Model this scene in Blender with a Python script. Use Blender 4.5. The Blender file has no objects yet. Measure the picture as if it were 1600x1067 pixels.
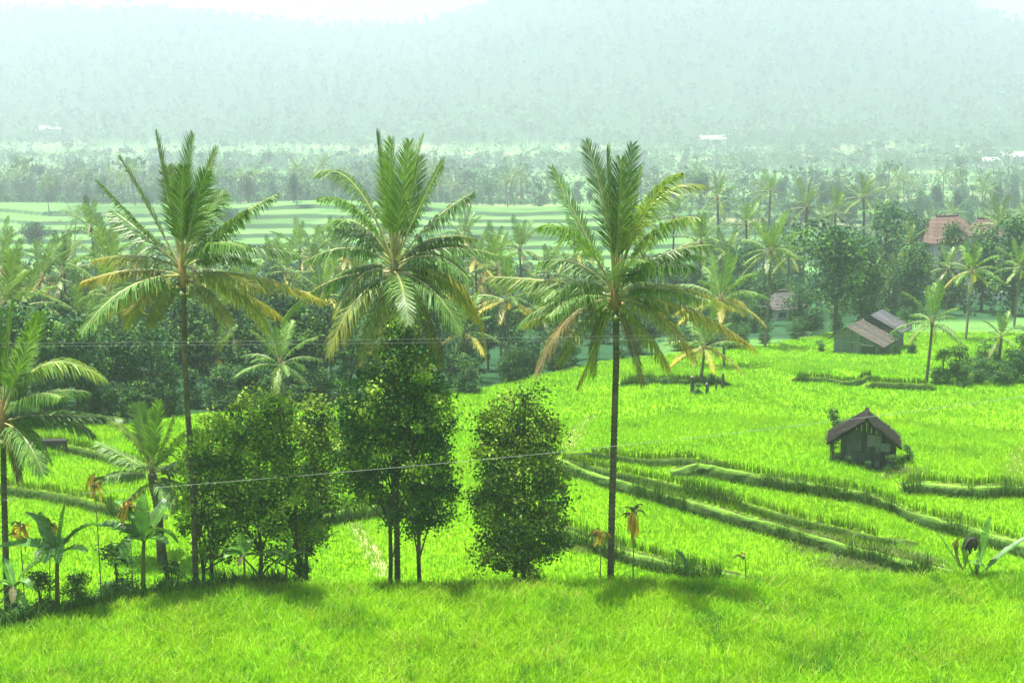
import bpy, math, random
import numpy as np
from mathutils import Vector

random.seed(7)
rng = np.random.default_rng(7)
scene = bpy.context.scene
col = scene.collection
R = math.radians

# ------------------------------------------------------------------ camera
CAMZ, PITCH, LENS = 20.0, R(10.3), 50.0
FPX = 1600 * LENS / 36.0
cam = bpy.data.cameras.new('camera'); camo = bpy.data.objects.new('camera', cam); col.objects.link(camo)
cam.lens = LENS; cam.sensor_width = 36.0; cam.clip_start = 0.1; cam.clip_end = 20000
camo.location = (0, 0, CAMZ); camo.rotation_euler = (R(90) - PITCH, 0, 0)
scene.camera = camo

# ------------------------------------------------------------------ sky, sun, exposure
SUN_EL, SUN_AZ = R(79), R(-72)          # azimuth measured from +Y (away from camera) towards +X
world = bpy.data.worlds.new('World'); scene.world = world; world.use_nodes = True
wn = world.node_tree; bg = wn.nodes['Background']
sky = wn.nodes.new('ShaderNodeTexSky'); sky.sky_type = 'NISHITA'; sky.sun_disc = False
sky.sun_elevation = SUN_EL; sky.sun_rotation = SUN_AZ
sky.dust_density = 2.0; sky.ozone_density = 1.0; sky.air_density = 1.0
wn.links.new(sky.outputs[0], bg.inputs[0]); bg.inputs[1].default_value = 0.055
sun = bpy.data.lights.new('sun', 'SUN'); suno = bpy.data.objects.new('sun', sun); col.objects.link(suno)
sun.energy = 5.0; sun.angle = R(0.5); sun.color = (1.0, 0.955, 0.87)
sd = Vector((math.sin(SUN_AZ) * math.cos(SUN_EL), math.cos(SUN_AZ) * math.cos(SUN_EL), math.sin(SUN_EL)))
suno.rotation_euler = sd.to_track_quat('Z', 'Y').to_euler(); suno.location = (0, 0, 400)
vs = scene.view_settings
vs.view_transform = 'Standard'; vs.look = 'None'; vs.exposure = 1.9; vs.gamma = 1.0; vs.use_curve_mapping = False
scene.cycles.use_denoising = True
scene.cycles.max_bounces = 6; scene.cycles.volume_bounces = 1
scene.cycles.transmission_bounces = 4; scene.cycles.diffuse_bounces = 3; scene.cycles.glossy_bounces = 2

HAZE_DENSITY = 1 / 1600.0

# ------------------------------------------------------------------ pixel of the photograph -> place
CP, SP = math.cos(PITCH), math.sin(PITCH)
def ray(u, v):
    x = (u - 800) / FPX; y = -(v - 533.5) / FPX
    return np.array([x, CP + y * SP, -SP + y * CP])
def P(u, v, d):
    r = ray(u, v); t = d / r[1]
    return np.array([r[0] * t, d, CAMZ + r[2] * t])
def Pz(u, v, z):
    r = ray(u, v); t = (z - CAMZ) / r[2]
    return np.array([r[0] * t, r[1] * t, z])

# ------------------------------------------------------------------ noise
def vnoise(x, y, seed=0):
    x = np.asarray(x, float); y = np.asarray(y, float)
    xi = np.floor(x).astype(np.int64); yi = np.floor(y).astype(np.int64)
    fx = x - xi; fy = y - yi
    fx = fx * fx * (3 - 2 * fx); fy = fy * fy * (3 - 2 * fy)
    def h(a, b):
        n = (a * 374761393 + b * 668265263 + seed * 982451653) & 0x7fffffff
        n = ((n ^ (n >> 13)) * 1274126177) & 0x7fffffff
        n = n ^ (n >> 16)
        return (n & 0xffff) / 65535.0
    return (h(xi, yi) * (1 - fx) + h(xi + 1, yi) * fx) * (1 - fy) + (h(xi, yi + 1) * (1 - fx) + h(xi + 1, yi + 1) * fx) * fy
def fbm(x, y, seed=0, o=4):
    s = 0; a = 0.5; t = 0
    for k in range(o):
        s = s + a * vnoise(np.asarray(x) * 2 ** k, np.asarray(y) * 2 ** k, seed + k); t += a; a *= .5
    return s / t
def sstep(a, b, x):
    t = np.clip((x - a) / (b - a), 0, 1); return t * t * (3 - 2 * t)

# ------------------------------------------------------------------ terrain
_py = [-60, 0, 10, 20, 27, 49, 53, 56, 75, 85, 100, 125, 150, 200, 336, 432, 552, 680, 1000, 1192, 1320, 1480, 1720, 1960, 2152, 2440, 3000]
_pz = [19, 17.6, 10, 4.4, 2.6, 2.6, .3, 0, 0, -.3, -1.6, -4.0, -5.8, -9.5, -21.3, -17.3, -26, -31.7, -38.6, -38, -31.3, -9.6, 38, 89, 129, 104, 28]
EDGE_X = [-60, -25, -16, -13.5, -10, 0, 10, 18, 40, 80]
EDGE_Y = [36, 41, 43.3, 45.4, 47.2, 47.6, 47.9, 48.6, 50, 51]
def edge_y(x): return np.interp(x, EDGE_X, EDGE_Y)

class Bank:
    """a low terrace wall: field beyond it stands h higher; a bare bund path runs on its top"""
    def __init__(s, pts, h, z, path=.55, length=45.0, fade=2.5):
        w = np.array([Pz(u, v, z)[:2] for u, v in pts]); w = w[np.argsort(w[:, 0])]
        s.x = w[:, 0]; s.y = w[:, 1]; s.h = h; s.path = path; s.length = length; s.fade = fade
    def yb(s, x): return np.interp(x, s.x, s.y) + .25 * (fbm(np.asarray(x) * .5, 0 * np.asarray(x), 31) - .5)
    def inr(s, x): return sstep(s.x[0] - s.fade, s.x[0], x) * (1 - sstep(s.x[-1], s.x[-1] + s.fade, x))
    def dist(s, x, y):
        sl = np.abs(s.yb(np.asarray(x) + .3) - s.yb(np.asarray(x) - .3)) / .6
        return (y - s.yb(x)) / np.sqrt(1 + sl * sl)
BANKS = [
    Bank([(880, 838), (950, 868), (1045, 893), (1110, 908)], .35, 0.1, .35, 10),
    Bank([(840, 716), (880, 738), (1000, 772), (1100, 802), (1230, 836), (1330, 868), (1440, 895)], .45, 0.2, .28, 45),
    Bank([(925, 712), (1030, 727), (1090, 737)], .16, .7, .1, 20),
    Bank([(1095, 741), (1115, 745), (1240, 766), (1400, 792), (1500, 815), (1600, 845), (1700, 875)], .45, .7, .25, 45),
    Bank([(905, 724), (960, 737), (1100, 769), (1250, 812), (1380, 842)], .16, .7, .12, 20),
    Bank([(1428, 742), (1535, 749), (1600, 745), (1680, 742)], .4, 1.4, .5, 25, 1.0),
    Bank([(1248, 590), (1365, 592)], .35, -1.2, .2, 18, .8),
    Bank([(1365, 598), (1452, 604)], .42, -1.2, .24, 18, .8),
    Bank([(980, 604), (1130, 604)], .3, -1.2, .18, 15, 1.0),
    Bank([(-120, 765), (0, 770), (60, 778), (130, 792), (200, 812)], .26, 0, .16, 25, 3),
    Bank([(-60, 700), (70, 703), (165, 728), (230, 745)], .24, 0, .14, 30, 3),
    Bank([(498, 824), (552, 812), (640, 800)], .4, 0, .3, 20, 2),
]
def stair(t, n, sharp=.075):
    k = np.floor(t * n); f = t * n - k
    return np.clip((k + sstep(0, sharp, f)) / n, 0, 1.0 + 1.0 / n)

def H(x, y):
    x = np.asarray(x, float); y = np.asarray(y, float)
    ey = edge_y(x)
    # the terrace edge wanders; shift the profile there
    yy = np.where(y < 56, np.where(y > ey, 49 + (y - ey) * 7.0 / (56.0 - ey), np.minimum(y, 49)), y)
    z = np.interp(yy, _py, _pz)
    for b in BANKS:
        d = b.dist(x, y)
        z = z + b.h * sstep(.02, .42, d) * (1 - sstep(b.length * .2, b.length, d)) * b.inr(x)
    # stepped paddies farther off
    def steps(y0, y1, n, seed, amp):
        yw = y + 26 * (fbm(x / 60, y * 0 + 3, seed, 3) - .5) + 3 * (fbm(x / 14, y / 30, seed + 9, 2) - .5)
        t = (yw - y0) / (y1 - y0); m = (y > y0 - 20) & (y < y1 + 25)
        return np.where(m, (stair(np.clip(t, 0, 1), n) - np.clip(t, 0, 1)) * amp, 0)
    z = z + steps(336, 432, 6, 3, 6.0) * np.clip((130 - x) / 50, 0, 1)
    z = z + steps(776, 1030, 9, 5, 5.0)
    z = z + steps(1064, 1256, 8, 8, 5.0)
    # gentle roll
    far = sstep(60, 250, y)
    z = z + 5.0 * (fbm(x / 110, y * 0 + 7, 27, 2) - .5) * sstep(360, 430, y) * (1 - sstep(440, 560, y))
    z = z + far * 3.0 * (fbm(x / 90, y / 90, 21) - .5) + sstep(500, 1700, y) * 16 * (fbm(x / 300, y / 300, 22) - .5)
    z = z + .10 * (fbm(x / 3.0, y / 3.0, 23, 3) - .5) * sstep(0, 60, y)
    # ridge line of the hills: (angle x/y, factor)
    a = x / np.maximum(y, 1.0)
    rf = np.interp(a, [-.8, -.36, -.25, -.17, -.12, -.07, -.04, 0, .08, .2, .28, .32, .36, .45, .8], [.8, .92, .93, .84, .80, .82, .92, 1.08, 1.3, 1.36, 1.16, .96, .72, .6, .6])
    hill = sstep(1320, 2152, y)
    z = z + hill * (rf - 1) * 135 + hill * (20 + 50 * (1 - sstep(1950, 2152, y))) * (fbm(x / 300, y / 300, 41, 4) - .5)
    return z
def Hs(x, y): return float(H(np.array([x]), np.array([y]))[0])
def G(u, v, d0=30, d1=1500):
    d = np.geomspace(d0, d1, 4000); r = ray(u, v); t = d / r[1]
    px = r[0] * t; pz = CAMZ + r[2] * t; g = H(px, d)
    i = np.argmax(pz < g) if np.any(pz < g) else -1
    return np.array([px[i], d[i], g[i]])

# forest front: beyond this distance trees stand
_fx = []; _fy = []
for u, v in [(-300, 668), (0, 668), (120, 662), (200, 660), (380, 640), (520, 632), (720, 612), (790, 598), (850, 582), (930, 566), (1000, 556), (1090, 548), (1200, 538), (1290, 520), (1400, 500), (1600, 498), (1900, 498)]:
    g = G(u, v); _fx.append(g[0] / g[1]); _fy.append(g[1])
def forest_y(x, y): return np.interp(x / np.maximum(y, 1), _fx, _fy)

def bund_mask(x, y):
    m = np.zeros_like(x)
    for b in BANKS:
        d = b.dist(x, y); m = np.maximum(m, ((d > -.22) & (d < b.path + .42)) * (b.inr(x) > .35))
    return m

# ------------------------------------------------------------------ mesh helpers
class Geo:
    def __init__(s): s.v = []; s.t = []; s.q = []; s.c = []; s.n = 0
    def add(s, v, tris=None, quads=None, c=(1, 1, 1)):
        v = np.asarray(v, float).reshape(-1, 3); k = len(v)
        if tris is not None and len(tris): s.t.append(np.asarray(tris, np.int64).reshape(-1, 3) + s.n)
        if quads is not None and len(quads): s.q.append(np.asarray(quads, np.int64).reshape(-1, 4) + s.n)
        c = np.asarray(c, float)
        s.c.append(np.broadcast_to(c, (k, 3)) if c.ndim == 1 else c.reshape(-1, 3)); s.v.append(v); s.n += k
    def mesh(s, name, mat, origin=(0, 0, 0), smooth=False):
        me = bpy.data.meshes.new(name)
        v = np.concatenate(s.v) - np.asarray(origin, float)
        t = np.concatenate(s.t) if s.t else np.zeros((0, 3), np.int64)
        q = np.concatenate(s.q) if s.q else np.zeros((0, 4), np.int64)
        me.vertices.add(len(v)); me.vertices.foreach_set('co', v.astype(np.float32).ravel())
        me.loops.add(len(t) * 3 + len(q) * 4); me.polygons.add(len(t) + len(q))
        me.loops.foreach_set('vertex_index', np.concatenate([t.ravel(), q.ravel()]).astype(np.int32))
        me.polygons.foreach_set('loop_start', np.concatenate([np.arange(len(t)) * 3, len(t) * 3 + np.arange(len(q)) * 4]).astype(np.int32))
        me.polygons.foreach_set('use_smooth', np.full(len(t) + len(q), smooth))
        me.update(calc_edges=True); me.validate()
        a = me.attributes.new('col', 'FLOAT_COLOR', 'POINT')
        c = np.concatenate(s.c); a.data.foreach_set('color', np.c_[c, np.ones(len(c))].astype(np.float32).ravel())
        if mat: me.materials.append(mat)
        return me
def put(name, me, parent=None, loc=(0, 0, 0), rot=(0, 0, 0), scale=(1, 1, 1), label=None, cat=None, group=None, kind=None):
    o = bpy.data.objects.new(name, me); col.objects.link(o)
    o.location = loc; o.rotation_euler = rot
    o.scale = (scale,) * 3 if not hasattr(scale, '__len__') else scale
    if parent: o.parent = parent
    if label: o['label'] = label
    if cat: o['category'] = cat
    if group: o['group'] = group
    if kind: o['kind'] = kind
    return o
def nrm(a):
    a = np.asarray(a, float); return a / np.maximum(np.linalg.norm(a, axis=-1, keepdims=True), 1e-9)

def tube(geo, pts, rad, n=8, c=(1, 1, 1), rings=0):
    pts = np.asarray(pts, float); k = len(pts); rad = np.broadcast_to(np.asarray(rad, float), (k,))
    T = nrm(np.gradient(pts, axis=0)); ref = np.array([0, 1, 0]) if abs(T[0][1]) < .9 else np.array([1, 0, 0])
    A = nrm(np.cross(T, ref)); B = np.cross(T, A)
    an = np.linspace(0, 2 * math.pi, n, endpoint=False)
    v = pts[:, None] + rad[:, None, None] * (A[:, None] * np.cos(an)[None, :, None] + B[:, None] * np.sin(an)[None, :, None])
    q = []
    for i in range(k - 1):
        for j in range(n):
            q.append((i * n + j, i * n + (j + 1) % n, (i + 1) * n + (j + 1) % n, (i + 1) * n + j))
    geo.add(v.reshape(-1, 3), None, q, c)
    # caps
    geo.add(np.concatenate([v[0], pts[:1]]), [(i, n, (i + 1) % n) for i in range(n)], None, c if np.asarray(c).ndim == 1 else np.asarray(c).reshape(-1, 3)[0])
    geo.add(np.concatenate([v[-1], pts[-1:]]), [(i, (i + 1) % n, n) for i in range(n)], None, c if np.asarray(c).ndim == 1 else np.asarray(c).reshape(-1, 3)[-1])
def bez(p0, p1, p2, n):
    t = np.linspace(0, 1, n)[:, None]
    return (1 - t) ** 2 * np.asarray(p0) + 2 * t * (1 - t) * np.asarray(p1) + t * t * np.asarray(p2)
BQ = [(0, 1, 3, 2), (4, 6, 7, 5), (0, 4, 5, 1), (2, 3, 7, 6), (0, 2, 6, 4), (1, 5, 7, 3)]
def boxgeo(geo, a, b, c=(1, 1, 1)):
    v = [(x, y, z) for x in (a[0], b[0]) for y in (a[1], b[1]) for z in (a[2], b[2])]
    geo.add(v, None, BQ, c)
def hexa(geo, bottom, top, c=(1, 1, 1)):
    """box from four bottom and four top corners"""
    geo.add(list(bottom) + list(top), None, [(3, 2, 1, 0), (4, 5, 6, 7), (0, 1, 5, 4), (1, 2, 6, 5), (2, 3, 7, 6), (3, 0, 4, 7)], c)

# ------------------------------------------------------------------ materials
def nodes(name):
    m = bpy.data.materials.new(name); m.use_nodes = True
    n = m.node_tree.nodes; l = m.node_tree.links
    return m, n, l, n['Principled BSDF'], n['Material Output']
def foliage(name, trans=.35, rough=.42, spec=.35, nscale=3.0, var=.35, tgain=(1.25, 1.15, .5)):
    m, n, l, b, out = nodes(name)
    at = n.new('ShaderNodeAttribute'); at.attribute_name = 'col'
    tc = n.new('ShaderNodeTexCoord'); nz = n.new('ShaderNodeTexNoise'); nz.inputs['Scale'].default_value = nscale
    l.new(tc.outputs['Object'], nz.inputs['Vector'])
    mr = n.new('ShaderNodeMapRange'); mr.inputs[1].default_value = .3; mr.inputs[2].default_value = .7
    mr.inputs[3].default_value = 1 - var; mr.inputs[4].default_value = 1 + var
    l.new(nz.outputs[0], mr.inputs[0])
    oi = n.new('ShaderNodeObjectInfo'); mo = n.new('ShaderNodeMapRange'); mo.inputs[3].default_value = .8; mo.inputs[4].default_value = 1.2
    l.new(oi.outputs['Random'], mo.inputs[0])
    mm = n.new('ShaderNodeMath'); mm.operation = 'MULTIPLY'; l.new(mr.outputs[0], mm.inputs[0]); l.new(mo.outputs[0], mm.inputs[1])
    vm = n.new('ShaderNodeVectorMath'); vm.operation = 'SCALE'; l.new(at.outputs['Color'], vm.inputs[0]); l.new(mm.outputs[0], vm.inputs['Scale'])
    l.new(vm.outputs[0], b.inputs['Base Color']); b.inputs['Roughness'].default_value = rough; b.inputs['Specular IOR Level'].default_value = spec
    tr = n.new('ShaderNodeBsdfTranslucent'); tv = n.new('ShaderNodeVectorMath'); tv.operation = 'MULTIPLY'
    tv.inputs[1].default_value = tgain; l.new(vm.outputs[0], tv.inputs[0]); l.new(tv.outputs[0], tr.inputs[0])
    mx = n.new('ShaderNodeMixShader'); mx.inputs[0].default_value = trans
    l.new(b.outputs[0], mx.inputs[1]); l.new(tr.outputs[0], mx.inputs[2]); l.new(mx.outputs[0], out.inputs[0])
    return m
def solid(name, rough=.8, nscale=6.0, var=.35, bump=.3, stretch=(1, 1, 1), spec=.25):
    m, n, l, b, out = nodes(name)
    at = n.new('ShaderNodeAttribute'); at.attribute_name = 'col'
    tc = n.new('ShaderNodeTexCoord'); mp = n.new('ShaderNodeMapping'); mp.inputs['Scale'].default_value = stretch
    nz = n.new('ShaderNodeTexNoise'); nz.inputs['Scale'].default_value = nscale; nz.inputs['Detail'].default_value = 5
    l.new(tc.outputs['Object'], mp.inputs[0]); l.new(mp.outputs[0], nz.inputs['Vector'])
    mr = n.new('ShaderNodeMapRange'); mr.inputs[1].default_value = .3; mr.inputs[2].default_value = .7
    mr.inputs[3].default_value = 1 - var; mr.inputs[4].default_value = 1 + var; l.new(nz.outputs[0], mr.inputs[0])
    vm = n.new('ShaderNodeVectorMath'); vm.operation = 'SCALE'; l.new(at.outputs['Color'], vm.inputs[0]); l.new(mr.outputs[0], vm.inputs['Scale'])
    l.new(vm.outputs[0], b.inputs['Base Color']); b.inputs['Roughness'].default_value = rough; b.inputs['Specular IOR Level'].default_value = spec
    if bump:
        bp = n.new('ShaderNodeBump'); bp.inputs['Strength'].default_value = bump; bp.inputs['Distance'].default_value = .03
        l.new(nz.outputs[0], bp.inputs['Height']); l.new(bp.outputs[0], b.inputs['Normal'])
    return m
M_palm = foliage('palm_leaf', .34, .45, .4, 2.0, .25)
M_leaf = foliage('broad_leaf', .27, .62, .18, 1.2, .35)
M_rice = foliage('rice_blade', .52, .55, .2, .35, .15, (1.15, 1.1, .5))
M_banana = foliage('banana_leaf', .4, .38, .4, 3.0, .25)
M_dry = foliage('dry_leaf', .35, .6, .2, 4.0, .35, (1.2, 1.0, .6))
M_far = foliage('woodland_leaf', .25, .6, .1, .05, .3)
M_bark = solid('bark', .9, 5, .4, .6, (1, 1, .35))
M_wood = solid('weathered_wood', .85, 8, .4, .4, (2, 2, .3))
M_thatch = solid('thatch', .95, 14, .5, .8, (2, 2, .6))
M_tin = solid('rusty_tin', .8, 3, .4, .2, (1, 1, 1), .1)
M_tile = solid('roof_tile', .8, 3, .3, .3)
M_plaster = solid('plaster', .85, 2, .15, .1)
M_nut = solid('coconut_husk', .45, 4, .25, .1)
M_wire = solid('cable', .4, 1, .1, 0)

def terrain_material():
    m, n, l, b, out = nodes('terrain')
    at = n.new('ShaderNodeAttribute'); at.attribute_name = 'col'
    tc = n.new('ShaderNodeTexCoord')
    n1 = n.new('ShaderNodeTexNoise'); n1.inputs['Scale'].default_value = 2.2; n1.inputs['Detail'].default_value = 6
    n2 = n.new('ShaderNodeTexNoise'); n2.inputs['Scale'].default_value = .12; n2.inputs['Detail'].default_value = 4
    l.new(tc.outputs['Object'], n1.inputs['Vector']); l.new(tc.outputs['Object'], n2.inputs['Vector'])
    a1 = n.new('ShaderNodeMapRange'); a1.inputs[1].default_value = .3; a1.inputs[2].default_value = .7; a1.inputs[3].default_value = .72; a1.inputs[4].default_value = 1.25
    a2 = n.new('ShaderNodeMapRange'); a2.inputs[1].default_value = .3; a2.inputs[2].default_value = .7; a2.inputs[3].default_value = .8; a2.inputs[4].default_value = 1.2
    l.new(n1.outputs[0], a1.inputs[0]); l.new(n2.outputs[0], a2.inputs[0])
    mu = n.new('ShaderNodeMath'); mu.operation = 'MULTIPLY'; l.new(a1.outputs[0], mu.inputs[0]); l.new(a2.outputs[0], mu.inputs[1])
    vm = n.new('ShaderNodeVectorMath'); vm.operation = 'SCALE'; l.new(at.outputs['Color'], vm.inputs[0]); l.new(mu.outputs[0], vm.inputs['Scale'])
    l.new(vm.outputs[0], b.inputs['Base Color']); b.inputs['Roughness'].default_value = .95; b.inputs['Specular IOR Level'].default_value = .1
    bp = n.new('ShaderNodeBump'); bp.inputs['Strength'].default_value = .5; bp.inputs['Distance'].default_value = .08
    l.new(n1.outputs[0], bp.inputs['Height']); l.new(bp.outputs[0], b.inputs['Normal'])
    return m
M_terrain = terrain_material()

# palette (base colours; the bank colour has the shade of its faces put in)
RICE = np.array([.178, .405, .004]); RICE2 = np.array([.240, .435, .006]); RICE_D = np.array([.085, .260, .008])
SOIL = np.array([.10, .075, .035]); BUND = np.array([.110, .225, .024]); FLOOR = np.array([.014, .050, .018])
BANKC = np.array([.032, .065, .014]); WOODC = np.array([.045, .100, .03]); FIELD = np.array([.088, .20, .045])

# ------------------------------------------------------------------ terrain sheet
rows = np.unique(np.round(np.concatenate([np.arange(-60, 24, 6), np.arange(24, 42, 1.0), np.arange(42, 60, .3), np.arange(60, 112, .34),
        np.arange(112, 150, 1.2), np.arange(150, 330, 5), np.arange(330, 442, .8), np.arange(442, 770, 12), np.arange(770, 1050, 5),
        np.arange(1050, 1270, 6), np.arange(1270, 3001, 26)]), 3))
NC = 350
uu = np.linspace(-1, 1, NC); uu = np.sign(uu) * np.abs(uu) ** 1.25
Yg = np.repeat(rows, NC); hw = np.where(rows > 0, .62 * (rows + 30), .62 * 30 + np.abs(rows) * .2)
Xg = (hw[:, None] * uu[None]).ravel()
Zg = H(Xg, Yg)
def cover(x, y):
    c = np.tile(RICE, (len(x), 1)) * .72
    nz = fbm(x / 6, y / 6, 61)[:, None]
    c = c * (1 - .2 * nz) + RICE_D * .2 * nz
    # slope down from foreground terrace: weeds
    ey = edge_y(x); sl = ((y > ey) & (y < ey + 3.5))[:, None]
    c = np.where(sl, np.array([.05, .13, .02]), c)
    near = y < 140
    # bunds and bank faces
    for b in BANKS:
        d = b.dist(x, y); on = b.inr(x) > .35
        c = np.where((on & (d > -.30) & (d < .08))[:, None], BANKC, c)  # bank face, darkened in colour for its shade
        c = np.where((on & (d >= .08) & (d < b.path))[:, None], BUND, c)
        c = np.where((on & (d >= b.path) & (d < b.path + .45))[:, None], SOIL * .45 + np.array([0, .02, 0]), c)  # muddy ditch strip, with the shade in it put into the colour
    # trodden paths
    for pts, z, w in [([(550, 815), (575, 850), (592, 880), (598, 900)], 0, .35), ([(1598, 655), (1590, 690), (1578, 735)], 1.4, .4), ([(925, 660), (905, 685), (890, 720)], 0, .45)]:
        pw = np.array([Pz(u, v, z)[:2] for u, v in pts]); o = np.argsort(pw[:, 1]); pw = pw[o]
        dx = np.abs(x - np.interp(y, pw[:, 1], pw[:, 0])); inn = (y > pw[0, 1]) & (y < pw[-1, 1]) & (dx < w)
        c = np.where(inn[:, None], np.array([.22, .26, .10]), c)
    c = np.where((y > 146)[:, None], FIELD * .9, c)
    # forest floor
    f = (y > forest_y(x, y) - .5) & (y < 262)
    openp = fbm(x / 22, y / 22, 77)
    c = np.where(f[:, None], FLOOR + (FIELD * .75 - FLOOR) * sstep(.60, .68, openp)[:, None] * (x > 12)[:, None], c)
    # valley beyond
    fz = fbm(x / 120, y / 60, 81, 3)[:, None]
    far = FIELD * (.75 + .5 * fz); wd = woods(x, y)[:, None]
    c = np.where((y >= 262)[:, None], far * (1 - wd) + WOODC * wd * np.where(y > 1240, .42, 1.0)[:, None], c)
    # plots of other crops and drying straw among the far paddies
    pl = vnoise(np.floor(x / 50 + 3 * fbm(x / 110, y / 110, 5)), np.floor(y / 24), 15)[:, None]
    c = np.where(((y >= 262) & (y < 1290))[:, None] & (pl > .86), c * .45 + np.array([.20, .17, .09]) * .55, c)
    c = np.where(((y >= 262) & (y < 1290))[:, None] & (pl < .14), c * .6, c)
    return c
def woods(x, y):
    a = x / np.maximum(y, 1); n = fbm(x / 70, y / 45, 91, 3)
    w = np.zeros_like(x)
    w = np.maximum(w, sstep(443, 462, y) * (1 - sstep(740, 790, y)) * sstep(.07, -.04, a) * sstep(.22, .36, n + .1))
    w = np.maximum(w, sstep(900, 950, y) * (1 - sstep(1030, 1080, y)) * sstep(.34, .48, n))
    w = np.maximum(w, sstep(290, 315, y) * (1 - sstep(480, 552, y)) * sstep(.06, .16, a) * sstep(.28, .48, n))
    w = np.maximum(w, sstep(552, 584, y) * (1 - sstep(720, 776, y)) * sstep(.02, .08, a) * sstep(.42, .54, n))
    w = np.maximum(w, sstep(1240, 1330, y))
    w = np.maximum(w, sstep(1090, 1140, y) * sstep(.05, .2, a) * sstep(.35, .5, n))
    return w
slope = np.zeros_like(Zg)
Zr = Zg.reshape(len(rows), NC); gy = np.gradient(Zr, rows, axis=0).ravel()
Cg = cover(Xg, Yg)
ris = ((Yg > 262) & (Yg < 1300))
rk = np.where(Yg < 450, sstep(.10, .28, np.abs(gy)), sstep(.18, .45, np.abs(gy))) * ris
Cg = Cg * (1 - rk[:, None]) + np.array([.026, .062, .022]) * rk[:, None]  # terrace risers painted dark to stand in for their shade
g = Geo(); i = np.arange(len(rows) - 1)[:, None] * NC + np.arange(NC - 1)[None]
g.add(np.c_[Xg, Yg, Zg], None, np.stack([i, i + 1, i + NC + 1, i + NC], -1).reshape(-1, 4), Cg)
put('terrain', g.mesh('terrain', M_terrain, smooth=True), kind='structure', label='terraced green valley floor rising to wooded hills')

# earth bunds holding the terraces: steep face towards the lower field, its shade put into the colour, trodden grass on top
for b in BANKS:
    n = int((b.x[-1] - b.x[0] + 2 * b.fade) / .22); bx = np.linspace(b.x[0] - b.fade * .6, b.x[-1] + b.fade * .6, n); by = b.yb(bx)
    ctr = np.c_[bx, by]; T2 = nrm(np.gradient(ctr, axis=0)); N2 = np.c_[-T2[:, 1], T2[:, 0]]
    lo = ctr - N2 * .5; hi = ctr + N2 * (b.path + .5); zl = H(lo[:, 0], lo[:, 1]); zh = np.maximum(H(hi[:, 0], hi[:, 1]), zl)
    for _ in range(6): zl[1:-1] = (zl[:-2] + zl[1:-1] + zl[2:]) / 3; zh[1:-1] = (zh[:-2] + zh[1:-1] + zh[2:]) / 3
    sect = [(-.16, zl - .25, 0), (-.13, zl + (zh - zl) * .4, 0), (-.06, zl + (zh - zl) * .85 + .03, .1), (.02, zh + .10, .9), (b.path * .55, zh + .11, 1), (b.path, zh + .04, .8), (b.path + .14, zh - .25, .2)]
    vv = []; cc = []
    for j, (d, z, k) in enumerate(sect):
        q = ctr + N2 * (d + .45 * b.h * (fbm(bx * 2.3, bx * 0 + j * .5 + b.y[0], 33, 4) - .5))[:, None]; zz = z + .4 * b.h * (fbm(bx * 1.9, bx * 0 + j * .6 + b.y[0], 35, 4) - .5)
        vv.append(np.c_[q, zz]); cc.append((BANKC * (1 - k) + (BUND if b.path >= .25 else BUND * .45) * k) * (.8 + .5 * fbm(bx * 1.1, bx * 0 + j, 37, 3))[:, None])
    m = len(sect); v = np.stack(vv, 1).reshape(-1, 3); c = np.stack(cc, 1).reshape(-1, 3)
    i = (np.arange(n - 1)[:, None] * m + np.arange(m - 1)[None]); gb = Geo()
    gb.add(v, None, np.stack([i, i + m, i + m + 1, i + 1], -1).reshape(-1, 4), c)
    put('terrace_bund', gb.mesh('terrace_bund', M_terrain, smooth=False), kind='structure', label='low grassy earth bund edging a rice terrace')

# ------------------------------------------------------------------ rice
def blades(geo, x, y, z, h, w, c, seg=1, lean=.25, base=.75):
    """one leaf blade per entry; seg 1 = single triangle, 2 = bent blade"""
    n = len(x); an = rng.uniform(0, 2 * math.pi, n); ca, sa = np.cos(an), np.sin(an)
    ld = rng.uniform(0, 2 * math.pi, n); lm = np.abs(rng.normal(0, lean, n)) * h
    b = np.c_[x, y, z]; wv = np.c_[ca, sa, 0 * ca] * (w / 2)[:, None]; lv = np.c_[np.cos(ld), np.sin(ld), 0 * ld] * lm[:, None]
    up = np.c_[0 * h, 0 * h, h]
    if seg == 1:
        v = np.stack([b - wv, b + wv, b + up + lv], 1); cc = np.repeat(c[:, None], 3, 1); cc[:, :2] *= base
        geo.add(v.reshape(-1, 3), np.arange(3 * n).reshape(-1, 3), None, cc.reshape(-1, 3))
    else:
        m = b + up * .6 + lv * .35; t = b + up * .97 + lv * 1.3
        v = np.stack([b - wv, b + wv, m + wv * .8, m - wv * .8, t], 1); cc = np.repeat(c[:, None], 5, 1); cc[:, :2] *= base
        k = np.arange(n)[:, None] * 5
        geo.add(v.reshape(-1, 3), k + np.array([3, 2, 4]), k + np.array([0, 1, 2, 3]), cc.reshape(-1, 3))
def rice_points(y0, y1, sp, marg=.40):
    ys = np.arange(y0, y1, sp); out = []
    for yv in ys:
        wdt = marg * yv + 2; xs = np.arange(-wdt, wdt, sp); out.append(np.c_[xs, np.full(len(xs), yv)])
    p = np.concatenate(out); p += rng.uniform(-.55, .55, p.shape) * sp
    return p[:, 0], p[:, 1]
def rice_color(x, y, n):
    a = fbm(x / 2.5, y / 2.5, 51, 3); a2 = fbm(x / 14, y / 14, 53, 2)
    k = np.clip((a - .5) * 1.6 + .5 + (a2 - .5) * .9 + rng.normal(0, .18, len(x)), 0, 1)[:, None]
    c = RICE * (1 - k) + RICE2 * k
    d = (sstep(.58, .74, fbm(x / 1.6, y / 1.6, 57, 3)) * .45)[:, None]
    return c * (1 - d) + RICE_D * d
def no_rice(x, y):
    return (bund_mask(x, y) > 0) | (y > forest_y(x, y) - 1.0)

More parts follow.
